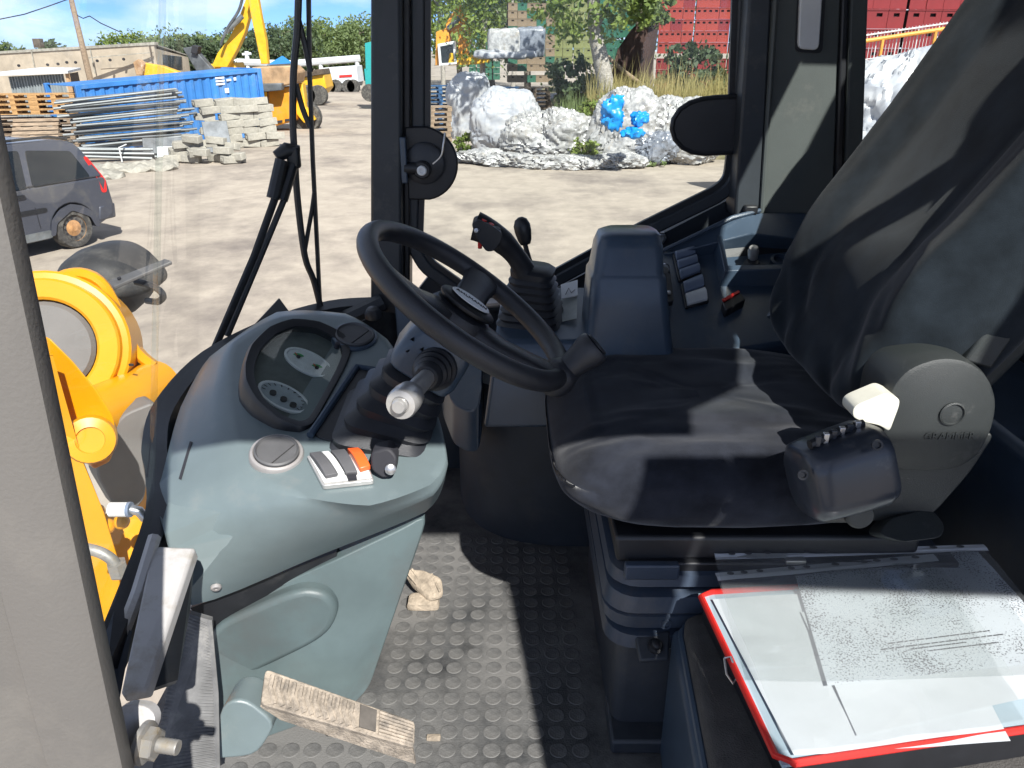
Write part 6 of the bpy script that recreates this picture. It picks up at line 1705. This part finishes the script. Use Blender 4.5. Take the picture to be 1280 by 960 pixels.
bag(588, 172, 1.6, 2.3, 'bag_white', 'tall white plastic sack at the left end of the heap', 1, e=.55, amp=.10)
bag(612, 158, 1.6, 1.55, 'bag_grey', 'grey sack half behind the tall white sack', 2)
bag(640, 160, 2.0, 1.45, 'bag_grey', 'bluish grey film bag behind the big white bag', 3)
bag(682, 156, 1.7, 1.35, 'bag_grey', 'grey film bag in the middle of the back row', 4)
bag(720, 154, 1.7, 1.30, 'bag_grey', 'dark grey film bag nearest the birch in the back row', 5)
bag(632, 192, 2.2, 2.0, 'bag_white', 'big round white bag in the middle of the heap', 6, amp=.08)
bag(668, 200, 1.8, 1.3, 'bag_clear', 'crumpled clear bag right of the big white bag', 7, amp=.2)
bag(702, 200, 2.0, 1.45, 'bag_clear', 'crumpled clear film bundle in front of the birch', 8, amp=.2)
bag(785, 203, 2.1, 1.95, 'bag_clear', 'large clear bag topped with blue film', 9, amp=.16)
bag(848, 203, 2.3, 1.8, 'bag_clear', 'pale crumpled bag partly behind the latch plate', 10, amp=.16)
bag(815, 206, 1.3, 1.1, 'bag_grey', 'greyish bag in front of the blue film bag', 14, amp=.2)
for i, (u, v, w) in enumerate(((600, 204, 1.4), (640, 207, 1.5), (690, 209, 1.6), (735, 210, 1.3), (775, 209, 1.4))):
    bag(u, v, w, .34, 'bag_clear', ('low torn film at the left foot of the heap', 'low torn film under the big white bag', 'low torn film under the clear bundle', 'low torn film beside the green weed', 'low torn film under the large clear bag')[i], 20 + i, amp=.4)
for i, (u, v, w, h, Y) in enumerate(((767, 140, .55, .75, 20.7), (800, 148, .42, .35, 20.5), (790, 166, .5, .25, 20.4))):
    c_ = py(u, v, Y)
    o = mesh('blue_film', superq(Matrix.Translation(c_), w / 2, .22, h / 2, .8, .8, 40, 22, lambda q: q * (1 + .5 * noise.noise(q * 5 + V((i, 0, 0))) + .35 * noise.noise(q * 13))), 'film_blue', None, smooth=60)
    tag(o, ('tall patch of bright blue film on the large clear bag', 'small blue film scrap right of the tall patch', 'low blue film scrap in front of the clear bag')[i], 'film')
# rear side window: mesh fence, white bag, weeds
YF = 13.0
fe = thing('mesh_fence', 'white wire mesh fence with orange rail behind the rear side window', 'fence', py(1150, 150, YF))
L0, L1 = py(1070, 46, YF), py(1260, 18, YF)
R0, R1 = py(1070, 53, YF - .05), py(1260, 24, YF - .05)
mesh('top_wire', tube([L0, L1], .012, 6), 'fence_white', fe)
mesh('orange_rail', tube([R0, R1], .03, 8), 'fence_orange', fe)
for t in (.18, .53, .88):
    q = R0.lerp(R1, t)
    mesh('orange_post', tube([q, V((q.x, q.y, 0))], .025, 8), 'fence_orange', fe)
for k in range(44):
    q = L0.lerp(L1, (k + .5) / 44)
    mesh('upright_wire', tube([q + V((0, .01, .03)), V((q.x, q.y + .01, 0.2))], .004 if k % 6 else .009, 5), 'fence_white', fe)
for dz in (.35, .75, 1.15):
    mesh('cross_wire', tube([L0 - V((0, 0, dz)), L1 - V((0, 0, dz))], .008, 5), 'fence_white', fe)
shrub(1150, 100, .7, 1.7, 'leaf_light', 'sunlit weeds growing through the mesh fence', 31, .06, n=34, Y=13.4)
shrub(1098, 100, .35, 1.6, 'leaf_mid', 'green weeds at the fence post by the rear window', 32, .05, n=22, Y=13.4)
bag(1120, 190, 2.3, 1.95, 'bag_white', 'large white bag in front of the mesh fence', 15, Y=11.0, e=.8, amp=.1, zoff=1.05)
bag(1090, 230, 1.8, 1.2, 'bag_white', 'lower white bag before the fence by the rear window', 16, Y=10.2, e=.8, amp=.1, zoff=.9)
